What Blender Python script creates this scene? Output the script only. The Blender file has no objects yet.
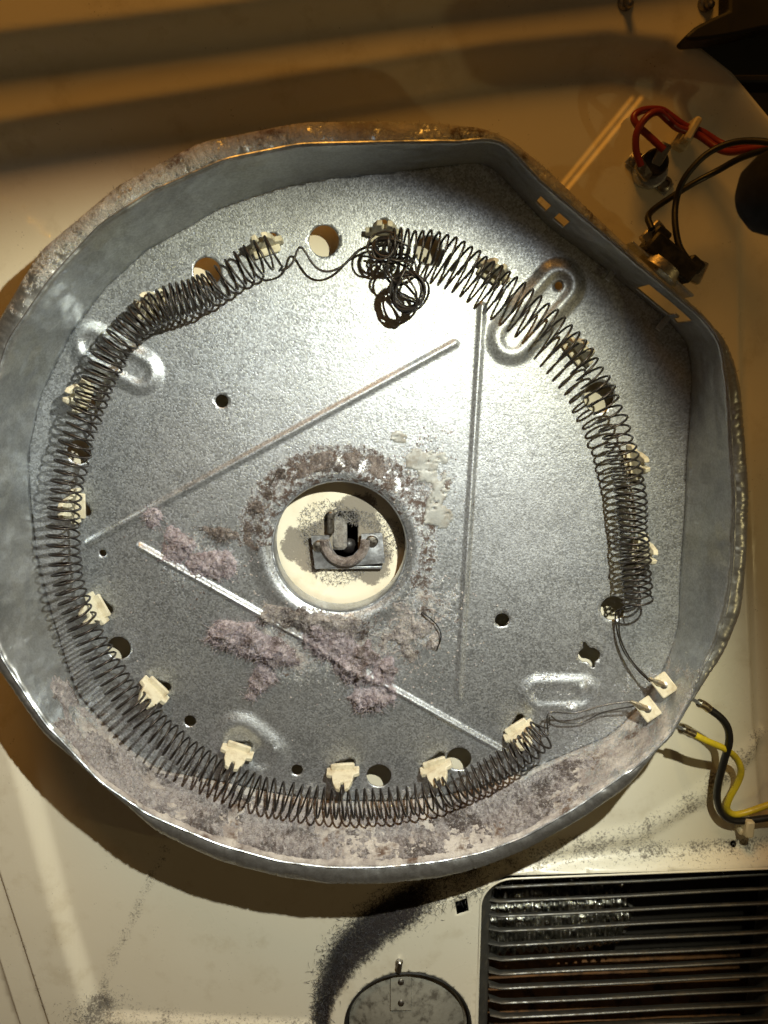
import bpy, math, random
import numpy as np
from mathutils import Vector, Matrix
from mathutils.geometry import delaunay_2d_cdt

random.seed(7)
RNG = np.random.default_rng(11)
scene = bpy.context.scene
R = math.radians

# ------------------------------------------------------------------ camera
# local frame used below: x right, y up (gravity is -y), z out of the panel.
# world = (x, -z, y)
CAM_D = 0.4615            # metres from the panel
PITCH = 12.0              # degrees the phone looks down
FPX = 26 / 34.6 * 1024
cam_d = bpy.data.cameras.new('camera')
cam = bpy.data.objects.new('camera', cam_d)
scene.collection.objects.link(cam)
cam_d.sensor_fit = 'VERTICAL'
cam_d.sensor_height = 34.6
cam_d.lens = 26
cam_d.clip_start = 0.01
cam_d.clip_end = 20
cam_d.dof.use_dof = True
cam_d.dof.focus_distance = 0.46
cam_d.dof.aperture_fstop = 9.5
cam.location = (0, -CAM_D, 0)
cam.rotation_euler = (R(90 - PITCH), 0, 0)
scene.camera = cam

# ------------------------------------------------------------------ light
world = bpy.data.worlds.new('World')
scene.world = world
world.use_nodes = True
bg = world.node_tree.nodes['Background']
bg.inputs[0].default_value = (1.0, 0.66, 0.34, 1)
bg.inputs[1].default_value = 0.036

def lamp(name, kind, loc, target, **kw):
    d = bpy.data.lights.new(name, kind)
    o = bpy.data.objects.new(name, d)
    scene.collection.objects.link(o)
    lw = Vector((loc[0], -loc[2], loc[1])); tw = Vector((target[0], -target[2], target[1]))
    o.location = lw
    o.rotation_euler = (tw - lw).to_track_quat('-Z', 'Y').to_euler()
    for k, v in kw.items():
        setattr(d, k, v)
    return o

# hand torch held beside the phone
lamp('torch', 'SPOT', (0.125, 0.13, 0.40), (-0.14, -0.30, 0.0), energy=11.8,
     color=(0.93, 0.98, 1.0), spot_size=R(80), spot_blend=0.7, shadow_soft_size=0.004)
# the torch's yellowish outer ring of light
lamp('torch_fringe', 'SPOT', (0.125, 0.13, 0.40), (-0.14, -0.30, 0.0), energy=3.6,
     color=(1.0, 0.86, 0.26), spot_size=R(78), spot_blend=0.35, shadow_soft_size=0.005)
# weak yellowish lamp off to the lower right
lamp('side_lamp', 'SPOT', (0.55, -0.25, 0.40), (-0.10, 0.06, 0.02), energy=0.6,
     color=(1.0, 0.80, 0.36), spot_size=R(80), spot_blend=0.5, shadow_soft_size=0.008)
# warm room lamp, high up behind the phone
lamp('room_lamp', 'AREA', (-0.20, 1.15, 0.62), (0.0, 0.10, 0.0), energy=4.6,
     color=(1.0, 0.42, 0.055), shape='DISK', size=0.40)
# two slits of warm lamp light
def slit(u0, v0, u1, v1, w, e):
    def pp(u, v):
        f = 26 / 34.6 * 1024; a = R(PITCH)
        d = (np.array([0, -math.sin(a), -math.cos(a)]) + np.array([1, 0, 0]) * (u - 384) / f + np.array([0, math.cos(a), -math.sin(a)]) * (512 - v) / f)
        return d * (-CAM_D / d[2])
    p, q = pp(u0, v0), pp(u1, v1); c = (p + q) / 2
    d = bpy.data.lights.new('lamp_slit', 'AREA'); o = bpy.data.objects.new('lamp_slit', d); scene.collection.objects.link(o)
    d.shape = 'RECTANGLE'; d.size = float(np.hypot(q[0] - p[0], q[1] - p[1])); d.size_y = w; d.spread = R(.35)
    d.energy = e; d.color = (1.0, .40, .05)
    ang = math.atan2(q[1] - p[1], q[0] - p[0])
    m = Matrix(((math.cos(ang), -math.sin(ang), 0), (0, 0, -1), (math.sin(ang), math.cos(ang), 0)))
    o.rotation_euler = m.to_euler(); o.location = (c[0], -0.62, c[1])
slit(554, 194, 633, 97, .0012, .00010)
slit(563, 194, 642, 97, .0012, .00013)
slit(-30, 158, 60, 246, .0032, .00022)

scene.view_settings.view_transform = 'Standard'
scene.view_settings.look = 'None'
scene.view_settings.gamma = 1
scene.view_settings.exposure = 0.10
scene.cycles.use_denoising = True
scene.cycles.max_bounces = 6
scene.cycles.caustics_reflective = True
scene.cycles.sample_clamp_indirect = 4

# ------------------------------------------------------------------ helpers
_a = R(PITCH)
_fw = np.array([0, -math.sin(_a), -math.cos(_a)])
_rt = np.array([1.0, 0, 0])
_up = np.array([0, math.cos(_a), -math.sin(_a)])

def P(u, v, z):
    """photograph position (u, v) -> local point on the plane at height z"""
    d = _fw + _rt * ((u - 384) / FPX) + _up * ((512 - v) / FPX)
    t = (z - CAM_D) / d[2]
    return np.array([d[0] * t, d[1] * t, z])

def PX(pts, z):
    return np.array([P(u, v, z) for u, v in pts])

def W(v):
    v = np.asarray(v, float)
    return np.stack([v[..., 0], -v[..., 2], v[..., 1]], -1)

def setprops(o, label=None, cat=None, group=None, kind=None):
    if label: o['label'] = label
    if cat: o['category'] = cat
    if group: o['group'] = group
    if kind: o['kind'] = kind
    return o

def empty(name, base, label, cat, group=None):
    o = bpy.data.objects.new(name, None)
    scene.collection.objects.link(o)
    o.location = Vector(W(base))
    o.empty_display_size = 0.01
    o['_base'] = 1
    del o['_base']
    BASE[name_key(o)] = np.asarray(base, float)
    return setprops(o, label, cat, group)

BASE = {}
def name_key(o): return o.name

def root_base(o):
    while o is not None:
        if o.name in BASE: return BASE[o.name]
        o = o.parent
    return np.zeros(3)

def mesh(name, verts, faces, mat, parent=None, smooth=True, base=None, attrs=None, solid=0.0, solid_off=-1):
    """verts are in local (x, y, z) coordinates of the place"""
    verts = np.asarray(verts, float).reshape(-1, 3)
    if parent is not None: b = root_base(parent)
    elif base is not None: b = np.asarray(base, float)
    else: b = np.zeros(3)
    me = bpy.data.meshes.new(name)
    me.from_pydata(W(verts - b).tolist(), [], [tuple(int(i) for i in f) for f in faces])
    me.materials.append(mat)
    if smooth:
        me.polygons.foreach_set('use_smooth', np.ones(len(me.polygons), bool))
    if attrs:
        for k, a in attrs.items():
            at = me.attributes.new(k, 'FLOAT', 'POINT')
            at.data.foreach_set('value', np.asarray(a, np.float32))
    me.update()
    o = bpy.data.objects.new(name, me)
    scene.collection.objects.link(o)
    if parent is not None: o.parent = parent
    else: o.location = Vector(W(b))
    if solid:
        m = o.modifiers.new('thickness', 'SOLIDIFY'); m.thickness = solid; m.offset = solid_off
    return o

def sharp(o, ang=35):
    o.data.set_sharp_from_angle(angle=R(ang)); return o

class MB:
    def __init__(s): s.v = []; s.f = []
    def add(s, v, f):
        n = len(s.v); s.v += [tuple(p) for p in v]; s.f += [tuple(i + n for i in q) for q in f]; return s
    def box(s, c, size, rot=None, bev=0.0):
        """box with chamfered edges; rot = 3x3 columns"""
        hx, hy, hz = np.array(size) / 2
        b = min(bev, hx * .9, hy * .9, hz * .9)
        rot = np.eye(3) if rot is None else rot
        if b <= 0:
            vs = [(x, y, z) for z in (-hz, hz) for y in (-hy, hy) for x in (-hx, hx)]
            fs = [(0, 2, 3, 1), (4, 5, 7, 6), (0, 1, 5, 4), (2, 6, 7, 3), (0, 4, 6, 2), (1, 3, 7, 5)]
        else:
            rings = []
            for z, ins in ((-hz, b), (-hz + b, 0), (hz - b, 0), (hz, b)):
                x, y = hx - ins, hy - ins
                k = b if ins == 0 else b * .6
                rings.append([(-x + k, -y, z), (x - k, -y, z), (x, -y + k, z), (x, y - k, z), (x - k, y, z), (-x + k, y, z), (-x, y - k, z), (-x, -y + k, z)])
            vs = sum(rings, [])
            fs = [tuple(range(7, -1, -1)), tuple(range(24, 32))]
            for i in range(3):
                for j in range(8):
                    a, c2 = i * 8 + j, i * 8 + (j + 1) % 8
                    fs.append((a, c2, c2 + 8, a + 8))
        vs = [np.asarray(c) + rot @ np.array(p) for p in vs]
        return s.add(vs, fs)
    def tube(s, pts, r, n=8, cap=True):
        pts = np.asarray(pts, float); m = len(pts)
        rr = np.full(m, r) if np.isscalar(r) else np.asarray(r)
        t = np.gradient(pts, axis=0); t /= np.linalg.norm(t, axis=1)[:, None] + 1e-12
        nrm = np.cross(t[0], [0.31, 0.2, 0.93]); nrm /= np.linalg.norm(nrm)
        vs = []
        for i in range(m):
            nrm = nrm - t[i] * nrm.dot(t[i]); nrm /= np.linalg.norm(nrm) + 1e-12
            bn = np.cross(t[i], nrm)
            for k in range(n):
                a = 2 * math.pi * k / n
                vs.append(pts[i] + rr[i] * (math.cos(a) * nrm + math.sin(a) * bn))
        fs = [(i * n + k, i * n + (k + 1) % n, (i + 1) * n + (k + 1) % n, (i + 1) * n + k) for i in range(m - 1) for k in range(n)]
        if cap: fs += [tuple(range(n - 1, -1, -1)), tuple((m - 1) * n + k for k in range(n))]
        return s.add(vs, fs)
    def lathe(s, c, axis, prof, n=24, cap=True):
        """prof: list of (radius, height along axis)"""
        axis = np.asarray(axis, float); axis /= np.linalg.norm(axis)
        x = np.cross(axis, [0, 1, 0.01]); 
        if np.linalg.norm(x) < .2: x = np.cross(axis, [1, 0, 0])
        x /= np.linalg.norm(x); y = np.cross(axis, x)
        vs = [np.asarray(c) + axis * h + r * (math.cos(2 * math.pi * k / n) * x + math.sin(2 * math.pi * k / n) * y) for r, h in prof for k in range(n)]
        m = len(prof)
        fs = [(i * n + k, i * n + (k + 1) % n, (i + 1) * n + (k + 1) % n, (i + 1) * n + k) for i in range(m - 1) for k in range(n)]
        if cap: fs += [tuple(range(n - 1, -1, -1)), tuple((m - 1) * n + k for k in range(n))]
        return s.add(vs, fs)
    def prism(s, poly, c, ex, ey, ez, t):
        """extrude a 2D polygon (ex, ey plane) by t along ez, starting at c"""
        poly = list(poly); n = len(poly)
        ex, ey, ez = (np.asarray(q, float) for q in (ex, ey, ez))
        vs = [np.asarray(c) + ex * p[0] + ey * p[1] for p in poly] + [np.asarray(c) + ex * p[0] + ey * p[1] + ez * t for p in poly]
        fs = [tuple(range(n - 1, -1, -1)), tuple(range(n, 2 * n))] + [(i, (i + 1) % n, (i + 1) % n + n, i + n) for i in range(n)]
        return s.add(vs, fs)
    def build(s, name, mat, parent=None, smooth=True, ang=35, base=None):
        o = mesh(name, np.array(s.v), s.f, mat, parent, smooth, base)
        if smooth: sharp(o, ang)
        return o

def catmull(pts, step):
    pts = np.asarray(pts, float)
    p = np.vstack([2 * pts[0] - pts[1], pts, 2 * pts[-1] - pts[-2]])
    out = []
    for i in range(1, len(p) - 2):
        n = max(2, int(np.linalg.norm(p[i + 1] - p[i]) / step))
        for t in np.linspace(0, 1, n, endpoint=False):
            a, b, c, d = p[i - 1], p[i], p[i + 1], p[i + 2]
            out.append(.5 * (2 * b + (c - a) * t + (2 * a - 5 * b + 4 * c - d) * t * t + (3 * b - a - 3 * c + d) * t ** 3))
    out.append(p[-2])
    return np.array(out)

_tabs = {}
def vnoise(x, y, seed=0):
    if seed not in _tabs: _tabs[seed] = np.random.default_rng(seed + 100).random((256, 256))
    T = _tabs[seed]
    x = np.asarray(x, float); y = np.asarray(y, float)
    xi = np.floor(x).astype(int); yi = np.floor(y).astype(int)
    fx = x - xi; fy = y - yi
    fx = fx * fx * (3 - 2 * fx); fy = fy * fy * (3 - 2 * fy)
    g = lambda i, j: T[i % 256, j % 256]
    return (g(xi, yi) * (1 - fx) + g(xi + 1, yi) * fx) * (1 - fy) + (g(xi, yi + 1) * (1 - fx) + g(xi + 1, yi + 1) * fx) * fy

def fbm(x, y, scale, octaves=4, seed=0, gain=.5):
    s = 0; a = 1; n = 0
    for o in range(octaves):
        s = s + a * vnoise(x * scale * 2 ** o + 17.3 * o, y * scale * 2 ** o - 9.1 * o, seed + o); n += a; a *= gain
    return s / n

def sstep(a, b, x):
    t = np.clip((x - a) / (b - a), 0, 1); return t * t * (3 - 2 * t)

def seg_dist(x, y, a, b):
    """distance to a segment and position along it"""
    ax, ay = a[0], a[1]; dx, dy = b[0] - ax, b[1] - ay
    L2 = dx * dx + dy * dy
    t = np.clip(((x - ax) * dx + (y - ay) * dy) / L2, 0, 1)
    return np.hypot(x - ax - t * dx, y - ay - t * dy), t, np.sign(dx * (y - ay) - dy * (x - ax))

def poly_dist(x, y, pl):
    """signed distance to an open polyline; positive = left of its direction"""
    best = np.full(np.shape(x), 1e9); sg = np.ones(np.shape(x))
    for a, b in zip(pl[:-1], pl[1:]):
        d, t, s = seg_dist(x, y, a, b)
        m = d < best - 1e-9
        best = np.where(m, d, best); sg = np.where(m, s, sg)
    return best * sg

def inside(x, y, poly):
    poly = np.asarray(poly); r = np.zeros(np.shape(x), bool)
    j = len(poly) - 1
    for i in range(len(poly)):
        xi, yi, xj, yj = poly[i][0], poly[i][1], poly[j][0], poly[j][1]
        c = ((yi > y) != (yj > y)) & (x < (xj - xi) * (y - yi) / (yj - yi + 1e-30) + xi)
        r ^= c; j = i
    return r

def sheet(outer, holes, step, extra=None, clear=None):
    """triangulated flat sheet with a clean outline and clean holes; returns xy, tris"""
    outer = np.asarray(outer)[:, :2]
    holes = [np.asarray(h)[:, :2] for h in holes]
    lo = outer.min(0); hi = outer.max(0)
    gx, gy = np.meshgrid(np.arange(lo[0], hi[0], step), np.arange(lo[1], hi[1], step))
    g = np.stack([gx.ravel(), gy.ravel()], 1)
    g += (RNG.random(g.shape) - .5) * step * .12
    if clear is not None: g = g[~clear(g[:, 0], g[:, 1])]
    if extra is not None: g = np.vstack([g, extra])
    ok = inside(g[:, 0], g[:, 1], outer)
    for h in holes:
        c = h.mean(0); rr = np.abs(h - c).max() + step
        near = (np.abs(g - c) < rr).all(1)
        idx = np.where(near & ok)[0]
        if len(idx):
            q = g[idx]
            bad = inside(q[:, 0], q[:, 1], h)
            hp = np.vstack([h, h[:1]])
            bad |= np.abs(poly_dist(q[:, 0], q[:, 1], hp)) < step * .35
            ok[idx[bad]] = False
    op = np.vstack([outer, outer[:1]])
    idx = np.where(ok)[0]
    d = np.full(len(idx), 1e9)
    for a, b in zip(op[:-1], op[1:]):
        d = np.minimum(d, seg_dist(g[idx, 0], g[idx, 1], a, b)[0])
    ok[idx[d < step * .35]] = False
    pts = [Vector(p) for p in g[ok]]
    edges = []
    for loop in [outer] + holes:
        n0 = len(pts); pts += [Vector(p) for p in loop]
        edges += [(n0 + i, n0 + (i + 1) % len(loop)) for i in range(len(loop))]
    vc, ec, fc, _, _, _ = delaunay_2d_cdt(pts, edges, [], 0, 1e-7)
    v = np.array([(p[0], p[1]) for p in vc]); f = np.array([t for t in fc if len(t) == 3])
    c = v[f].mean(1)
    keep = inside(c[:, 0], c[:, 1], outer)
    for h in holes: keep &= ~inside(c[:, 0], c[:, 1], h)
    f = f[keep]
    a, b, c2 = v[f[:, 0]], v[f[:, 1]], v[f[:, 2]]
    cr = (b[:, 0] - a[:, 0]) * (c2[:, 1] - a[:, 1]) - (b[:, 1] - a[:, 1]) * (c2[:, 0] - a[:, 0])
    f[cr < 0] = f[cr < 0][:, ::-1]
    return v, f

def along(pl, offs, step):
    """points on lines parallel to an open polyline"""
    q = catmull(np.column_stack([np.asarray(pl)[:, :2], np.zeros(len(pl))]), step)[:, :2]
    t = np.gradient(q, axis=0); t /= np.linalg.norm(t, axis=1)[:, None]; n = np.column_stack([-t[:, 1], t[:, 0]])
    return np.vstack([q + n * o for o in offs])
def round_caps(a, b, offs, step):
    """points on loops at given distances round a segment"""
    a = np.asarray(a)[:2]; b = np.asarray(b)[:2]; d = b - a; L = np.linalg.norm(d); d /= L; n = np.array([-d[1], d[0]]); out = []
    for o in offs:
        k = max(2, int(L / step))
        for t in np.linspace(0, L, k + 1):
            out += [a + d * t + n * o, a + d * t - n * o] if o > 0 else [a + d * t]
        if o > 0:
            m = max(3, int(math.pi * o / step) + 2)
            for t in np.linspace(-math.pi / 2, math.pi / 2, m + 2)[1:-1]:
                out += [b + o * (d * math.cos(t) + n * math.sin(t)), a - o * (d * math.cos(t) + n * math.sin(t))]
    return np.array(out)

def fibres(mb_pts, nrm, n_rng, length, width, lift, seed=0):
    """curly lint fibres as thin ribbons. mb_pts (n,3) roots, nrm (n,3) normals"""
    rg = np.random.default_rng(seed)
    V = []; F = []
    for p, nn in zip(mb_pts, nrm):
        d = rg.normal(size=3); d -= nn * d.dot(nn) * (1 - lift); d /= np.linalg.norm(d) + 1e-9
        if d.dot(nn) < 0: d -= 2 * nn * d.dot(nn)
        L = length * rg.uniform(.4, 1.5); curl = rg.normal(size=3) * .9
        pos = np.array(p, float); side = np.cross(d, rg.normal(size=3)); side /= np.linalg.norm(side) + 1e-9
        k0 = len(V); S = n_rng
        for i in range(S + 1):
            w = width * (1 - .6 * i / S) / 2
            V.append(pos - side * w); V.append(pos + side * w)
            d = d + curl / S * .8; d /= np.linalg.norm(d)
            pos = pos + d * L / S
        for i in range(S):
            a = k0 + 2 * i; F.append((a, a + 1, a + 3, a + 2))
    return V, F

# ------------------------------------------------------------------ materials
class N:
    """small node-graph writer"""
    def __init__(s, name):
        s.m = bpy.data.materials.new(name); s.m.use_nodes = True
        s.t = s.m.node_tree; s.b = s.t.nodes['Principled BSDF']
        s.tc = s.t.nodes.new('ShaderNodeTexCoord')
        s.geo = s.t.nodes.new('ShaderNodeNewGeometry')
    def link(s, a, b): s.t.links.new(a, b)
    def put(s, sock, v):
        if isinstance(v, bpy.types.NodeSocket): s.link(v, sock)
        else:
            if hasattr(sock.default_value, '__len__') and not hasattr(v, '__len__'): v = (v, v, v, 1)[:len(sock.default_value)]
            if hasattr(v, '__len__') and len(sock.default_value) == 4 and len(v) == 3: v = (*v, 1)
            sock.default_value = v
    def pos(s): return s.geo.outputs['Position']
    def noise(s, scale, detail=4, rough=.55, vec=None, dist=0):
        n = s.t.nodes.new('ShaderNodeTexNoise'); s.link(vec or s.pos(), n.inputs['Vector'])
        n.inputs['Scale'].default_value = scale; n.inputs['Detail'].default_value = detail
        n.inputs['Roughness'].default_value = rough; n.inputs['Distortion'].default_value = dist
        return n.outputs['Fac']
    def vor(s, scale, out='Color', vec=None):
        n = s.t.nodes.new('ShaderNodeTexVoronoi'); s.link(vec or s.pos(), n.inputs['Vector'])
        n.inputs['Scale'].default_value = scale; return n.outputs[out]
    def mapr(s, v, a, b, c=0, d=1, smooth=True):
        n = s.t.nodes.new('ShaderNodeMapRange'); n.interpolation_type = 'SMOOTHSTEP' if smooth else 'LINEAR'
        s.put(n.inputs[0], v)
        for i, q in enumerate((a, b, c, d)): s.put(n.inputs[i + 1], q)
        return n.outputs[0]
    def math(s, op, a, b=0.0, clamp=False):
        n = s.t.nodes.new('ShaderNodeMath'); n.operation = op; n.use_clamp = clamp
        s.put(n.inputs[0], a); s.put(n.inputs[1], b); return n.outputs[0]
    def mix(s, f, a, b):
        n = s.t.nodes.new('ShaderNodeMix'); n.data_type = 'RGBA'
        s.put(n.inputs[0], f); s.put(n.inputs[6], a); s.put(n.inputs[7], b); return n.outputs[2]
    def mixf(s, f, a, b):
        n = s.t.nodes.new('ShaderNodeMix'); n.data_type = 'FLOAT'
        s.put(n.inputs[0], f); s.put(n.inputs[2], a); s.put(n.inputs[3], b); return n.outputs[0]
    def attr(s, name):
        n = s.t.nodes.new('ShaderNodeAttribute'); n.attribute_name = name; return n.outputs['Fac']
    def sep(s, v):
        n = s.t.nodes.new('ShaderNodeSeparateXYZ'); s.link(v, n.inputs[0]); return n.outputs
    def bump(s, h, strength=.3, dist=.001, normal=None):
        n = s.t.nodes.new('ShaderNodeBump'); s.put(n.inputs['Height'], h)
        n.inputs['Strength'].default_value = strength; n.inputs['Distance'].default_value = dist
        if normal is not None: s.link(normal, n.inputs['Normal'])
        return n.outputs['Normal']
    def set(s, **k):
        nm = dict(color='Base Color', metal='Metallic', rough='Roughness', normal='Normal', coat='Coat Weight', coat_rough='Coat Roughness', spec='Specular IOR Level', sheen='Sheen Weight', sub='Subsurface Weight', trans='Transmission Weight', ior='IOR', aniso='Anisotropic')
        for a, v in k.items(): s.put(s.b.inputs[nm[a]], v)
        return s.m

def mat_enamel():
    n = N('cream_enamel')
    base = n.mix(n.noise(14, 5), (.80, .755, .62), (.74, .68, .53))
    stain = n.mapr(n.noise(38, 6, .65), .52, .75)
    base = n.mix(n.math('MULTIPLY', stain, .35), base, (.44, .36, .21))
    dust = n.attr('dust'); soot = n.attr('soot')
    grain = n.noise(650, 3, .75)
    specks = n.mapr(n.vor(420, 'Distance'), .10, .22, 1, 0)
    specks = n.math('MULTIPLY', specks, n.mapr(n.noise(60, 3), .55, .72))
    base = n.mix(n.math('MULTIPLY', specks, .55), base, (.13, .10, .06))
    dmask = n.mapr(n.math('ADD', dust, n.math('ADD', n.math('MULTIPLY', n.math('SUBTRACT', grain, .5), 1.2), n.math('MULTIPLY', n.math('SUBTRACT', n.noise(75, 5, .7), .5), 1.1))), .42, .74)
    smask = n.mapr(n.math('ADD', soot, n.math('MULTIPLY', n.math('SUBTRACT', n.noise(420, 6, .85), .5), 1.7)), .28, .80)
    base = n.mix(n.math('MULTIPLY', dmask, .9), base, (.165, .145, .12))
    base = n.mix(smask, base, (.022, .016, .015))
    rough = n.mixf(n.math('MAXIMUM', dmask, smask), n.mapr(n.noise(30, 4), .3, .7, .26, .40), .95)
    h = n.math('ADD', n.math('MULTIPLY', n.noise(500, 3), .15), n.math('MULTIPLY', n.math('ADD', dmask, smask), n.noise(900, 3)))
    return n.set(color=base, rough=rough, normal=n.bump(h, .35, .0008))

def mat_galv(name='galvanised_steel', dirt=True, tint=(.50, .53, .565), grain=.62):
    n = N(name)
    sp = n.sep(n.vor(1050))[0]                # fine zinc grain
    sp2 = n.sep(n.vor(150))[0]
    big = n.noise(9, 4)
    col = n.mix(n.mapr(sp, 0, 1), tuple(c * (1 - .6 * grain) for c in tint), tuple(min(1, c * (1 + .5 * grain)) for c in tint))
    col = n.mix(n.math('MULTIPLY', n.mapr(big, .35, .7), .35), col, (.42, .42, .42))
    col = n.mix(n.math('MULTIPLY', sp2, .22), col, tuple(c * 1.35 for c in tint))
    col = n.mix(n.math('MULTIPLY', n.mapr(n.noise(33, 5, .7), .50, .72), .35), col, tuple(c * .62 for c in tint))
    rough = n.math('ADD', n.mapr(n.noise(900, 2), .25, .75, .27 + .11 * grain, .34 + .22 * grain), n.math('MULTIPLY', n.math('ADD', n.mapr(big, .3, .7), n.mapr(n.noise(28, 4, .65), .35, .7)), .055))
    hgt = n.math('ADD', n.math('MULTIPLY', sp, .6), n.math('MULTIPLY', n.noise(900, 2), .9))
    nor = n.bump(hgt, .45 * grain, .0005)
    nor = n.bump(n.noise(22, 3), .16 if grain > .5 else .70, .004 if grain > .5 else .011, nor)
    base_met = .86 if grain > .5 else .90
    met = base_met
    if dirt:
        up = n.sep(n.geo.outputs['Normal'])[2]          # dust settles where the sheet faces up
        d = n.attr('dust')
        g = n.noise(520, 5, .75); g2 = n.noise(90, 5, .7)
        m = n.mapr(n.math('ADD', d, n.math('ADD', n.math('MULTIPLY', n.math('SUBTRACT', g, .5), .9), n.math('MULTIPLY', n.math('SUBTRACT', g2, .5), 1.0))), .40, .68)
        dc = n.mix(n.mapr(n.noise(70, 5, .7), .35, .62), (.27, .24, .23), (.52, .49, .46))
        dc = n.mix(n.mapr(n.noise(48, 4, .7), .52, .66), dc, (.115, .075, .055))
        s = n.attr('soot')
        sm = n.mapr(n.math('ADD', s, n.math('MULTIPLY', n.math('SUBTRACT', n.noise(230, 5, .75), .5), 1.4)), .42, .66)
        col = n.mix(m, col, dc); col = n.mix(sm, col, (.075, .052, .042))
        dd = n.math('MAXIMUM', m, sm)
        met = n.math('MULTIPLY', n.math('SUBTRACT', 1.0, dd, True), base_met); rough = n.mixf(dd, rough, .95)
        nor = n.bump(n.math('MULTIPLY', dd, n.noise(600, 4, .7)), .6, .0016, nor)
    return n.set(color=col, metal=met, rough=rough, normal=nor)

def mat_simple(name, col, rough=.5, metal=0.0, var=.25, scale=200, bump=.15, dirt=None, **k):
    n = N(name)
    c = n.mix(n.noise(scale, 4), tuple(q * (1 - var) for q in col), tuple(min(1, q * (1 + var)) for q in col))
    r = n.mapr(n.noise(scale * 1.7, 3), .3, .7, max(.03, rough - .08), min(1, rough + .1))
    if dirt:
        m = n.math('MULTIPLY', n.mapr(n.noise(dirt[1], 5, .7), .45, .68), dirt[2])
        c = n.mix(m, c, dirt[0]); r = n.mixf(m, r, .95)
    return n.set(color=c, rough=r, metal=metal, normal=n.bump(n.noise(scale * 3, 3), bump, .0006), **k)

def mat_lint(name, a, b, c, fine=1.0):
    n = N(name)
    col = n.mix(n.mapr(n.noise(150, 5, .75), .38, .60), a, b)
    col = n.mix(n.mapr(n.noise(46, 6, .75), .50, .60), col, c)
    col = n.mix(n.mapr(n.noise(520, 4, .8), .52, .70), col, tuple(min(1, q * 1.5) for q in b))
    col = n.mix(n.math('MULTIPLY', n.mapr(n.noise(680, 4, .8), .50, .66), .8 * fine), col, c)
    return n.set(color=col, rough=1.0, spec=.1, sheen=.3, normal=n.bump(n.noise(1000, 5, .8), 1.0, .002))

M_enamel = mat_enamel()
M_pan = mat_galv()
M_wall = mat_galv('smooth_galvanised_steel', True, (.50, .52, .53), .22)
M_plain = mat_galv('zinc_plated_steel', False, (.50, .53, .57), .3)
M_wire = mat_simple('oxidised_resistance_wire', (.052, .046, .042), .42, .75, .4, 300)
M_lead = mat_simple('dull_nickel_lead', (.11, .105, .10), .38, .9, .3, 300)
M_ceram = mat_simple('cream_ceramic', (.62, .58, .44), .6, 0, .12, 120, .2, ((.34, .27, .16), 130, .6))
M_red = mat_simple('red_wire_insulation', (.24, .024, .014), .38, 0, .2, 90, .1)
M_black = mat_simple('black_wire_insulation', (.010, .0095, .009), .42, 0, .3, 150, .1)
M_yellow = mat_simple('yellow_wire_insulation', (.62, .47, .02), .40, 0, .12, 90, .1, ((.30, .22, .03), 200, .4))
M_brass = mat_simple('tinned_brass', (.52, .46, .34), .34, 1, .25, 300)
M_bakelite = mat_simple('black_phenolic', (.010, .009, .009), .42, 0, .3, 200, .2, ((.06, .05, .04), 120, .3))
M_rubber = mat_simple('black_rubber', (.004, .004, .004), .9, 0, .2, 80, .1)
M_nylon = mat_simple('cream_nylon', (.62, .54, .36), .5, 0, .12, 90, .1)
M_screw = mat_simple('dark_screw_steel', (.30, .28, .25), .35, 1, .3, 400)
M_lint = mat_lint('mauve_lint', (.37, .305, .34), (.55, .485, .53), (.13, .09, .08))
M_lintb = mat_lint('brown_dust_crust', (.12, .090, .075), (.28, .24, .22), (.05, .036, .03))
M_lintg = mat_lint('grey_lint', (.31, .28, .28), (.56, .52, .50), (.085, .060, .052))
M_carpet = mat_lint('wall_lint', (.25, .22, .225), (.46, .43, .435), (.070, .050, .046))
M_soot = mat_lint('black_fluff', (.016, .012, .012), (.030, .023, .024), (.009, .007, .007))
M_greyd = mat_lint('grey_fluff', (.24, .22, .20), (.36, .34, .31), (.14, .125, .11))
M_flake = mat_simple('pale_zinc_crust', (.36, .37, .36), .62, .45, .25, 180, .3, ((.22, .19, .15), 120, .6))
M_slat = mat_simple('dark_grey_grille', (.085, .082, .072), .40, .35, .25, 160, .25, ((.20, .17, .12), 130, .45))
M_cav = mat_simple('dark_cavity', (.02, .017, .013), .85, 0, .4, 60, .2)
M_rust = mat_simple('rusty_duct', (.17, .075, .022), .8, 0, .6, 70, .6, ((.018, .013, .008), 55, .95))
M_foil = mat_simple('crumpled_foil', (.55, .55, .50), .26, 1, .4, 90, .7, ((.06, .05, .04), 110, .95))
M_lens = mat_simple('dusty_cover', (.33, .32, .27), .24, .25, .25, 60, .4, ((.07, .06, .045), 140, .9))
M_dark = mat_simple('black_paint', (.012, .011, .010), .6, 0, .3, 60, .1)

ZF = 0.017      # pan floor above the panel
ZR = 0.055      # pan rim
ZC = 0.038
DZ = 0.005      # coil axis

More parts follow.
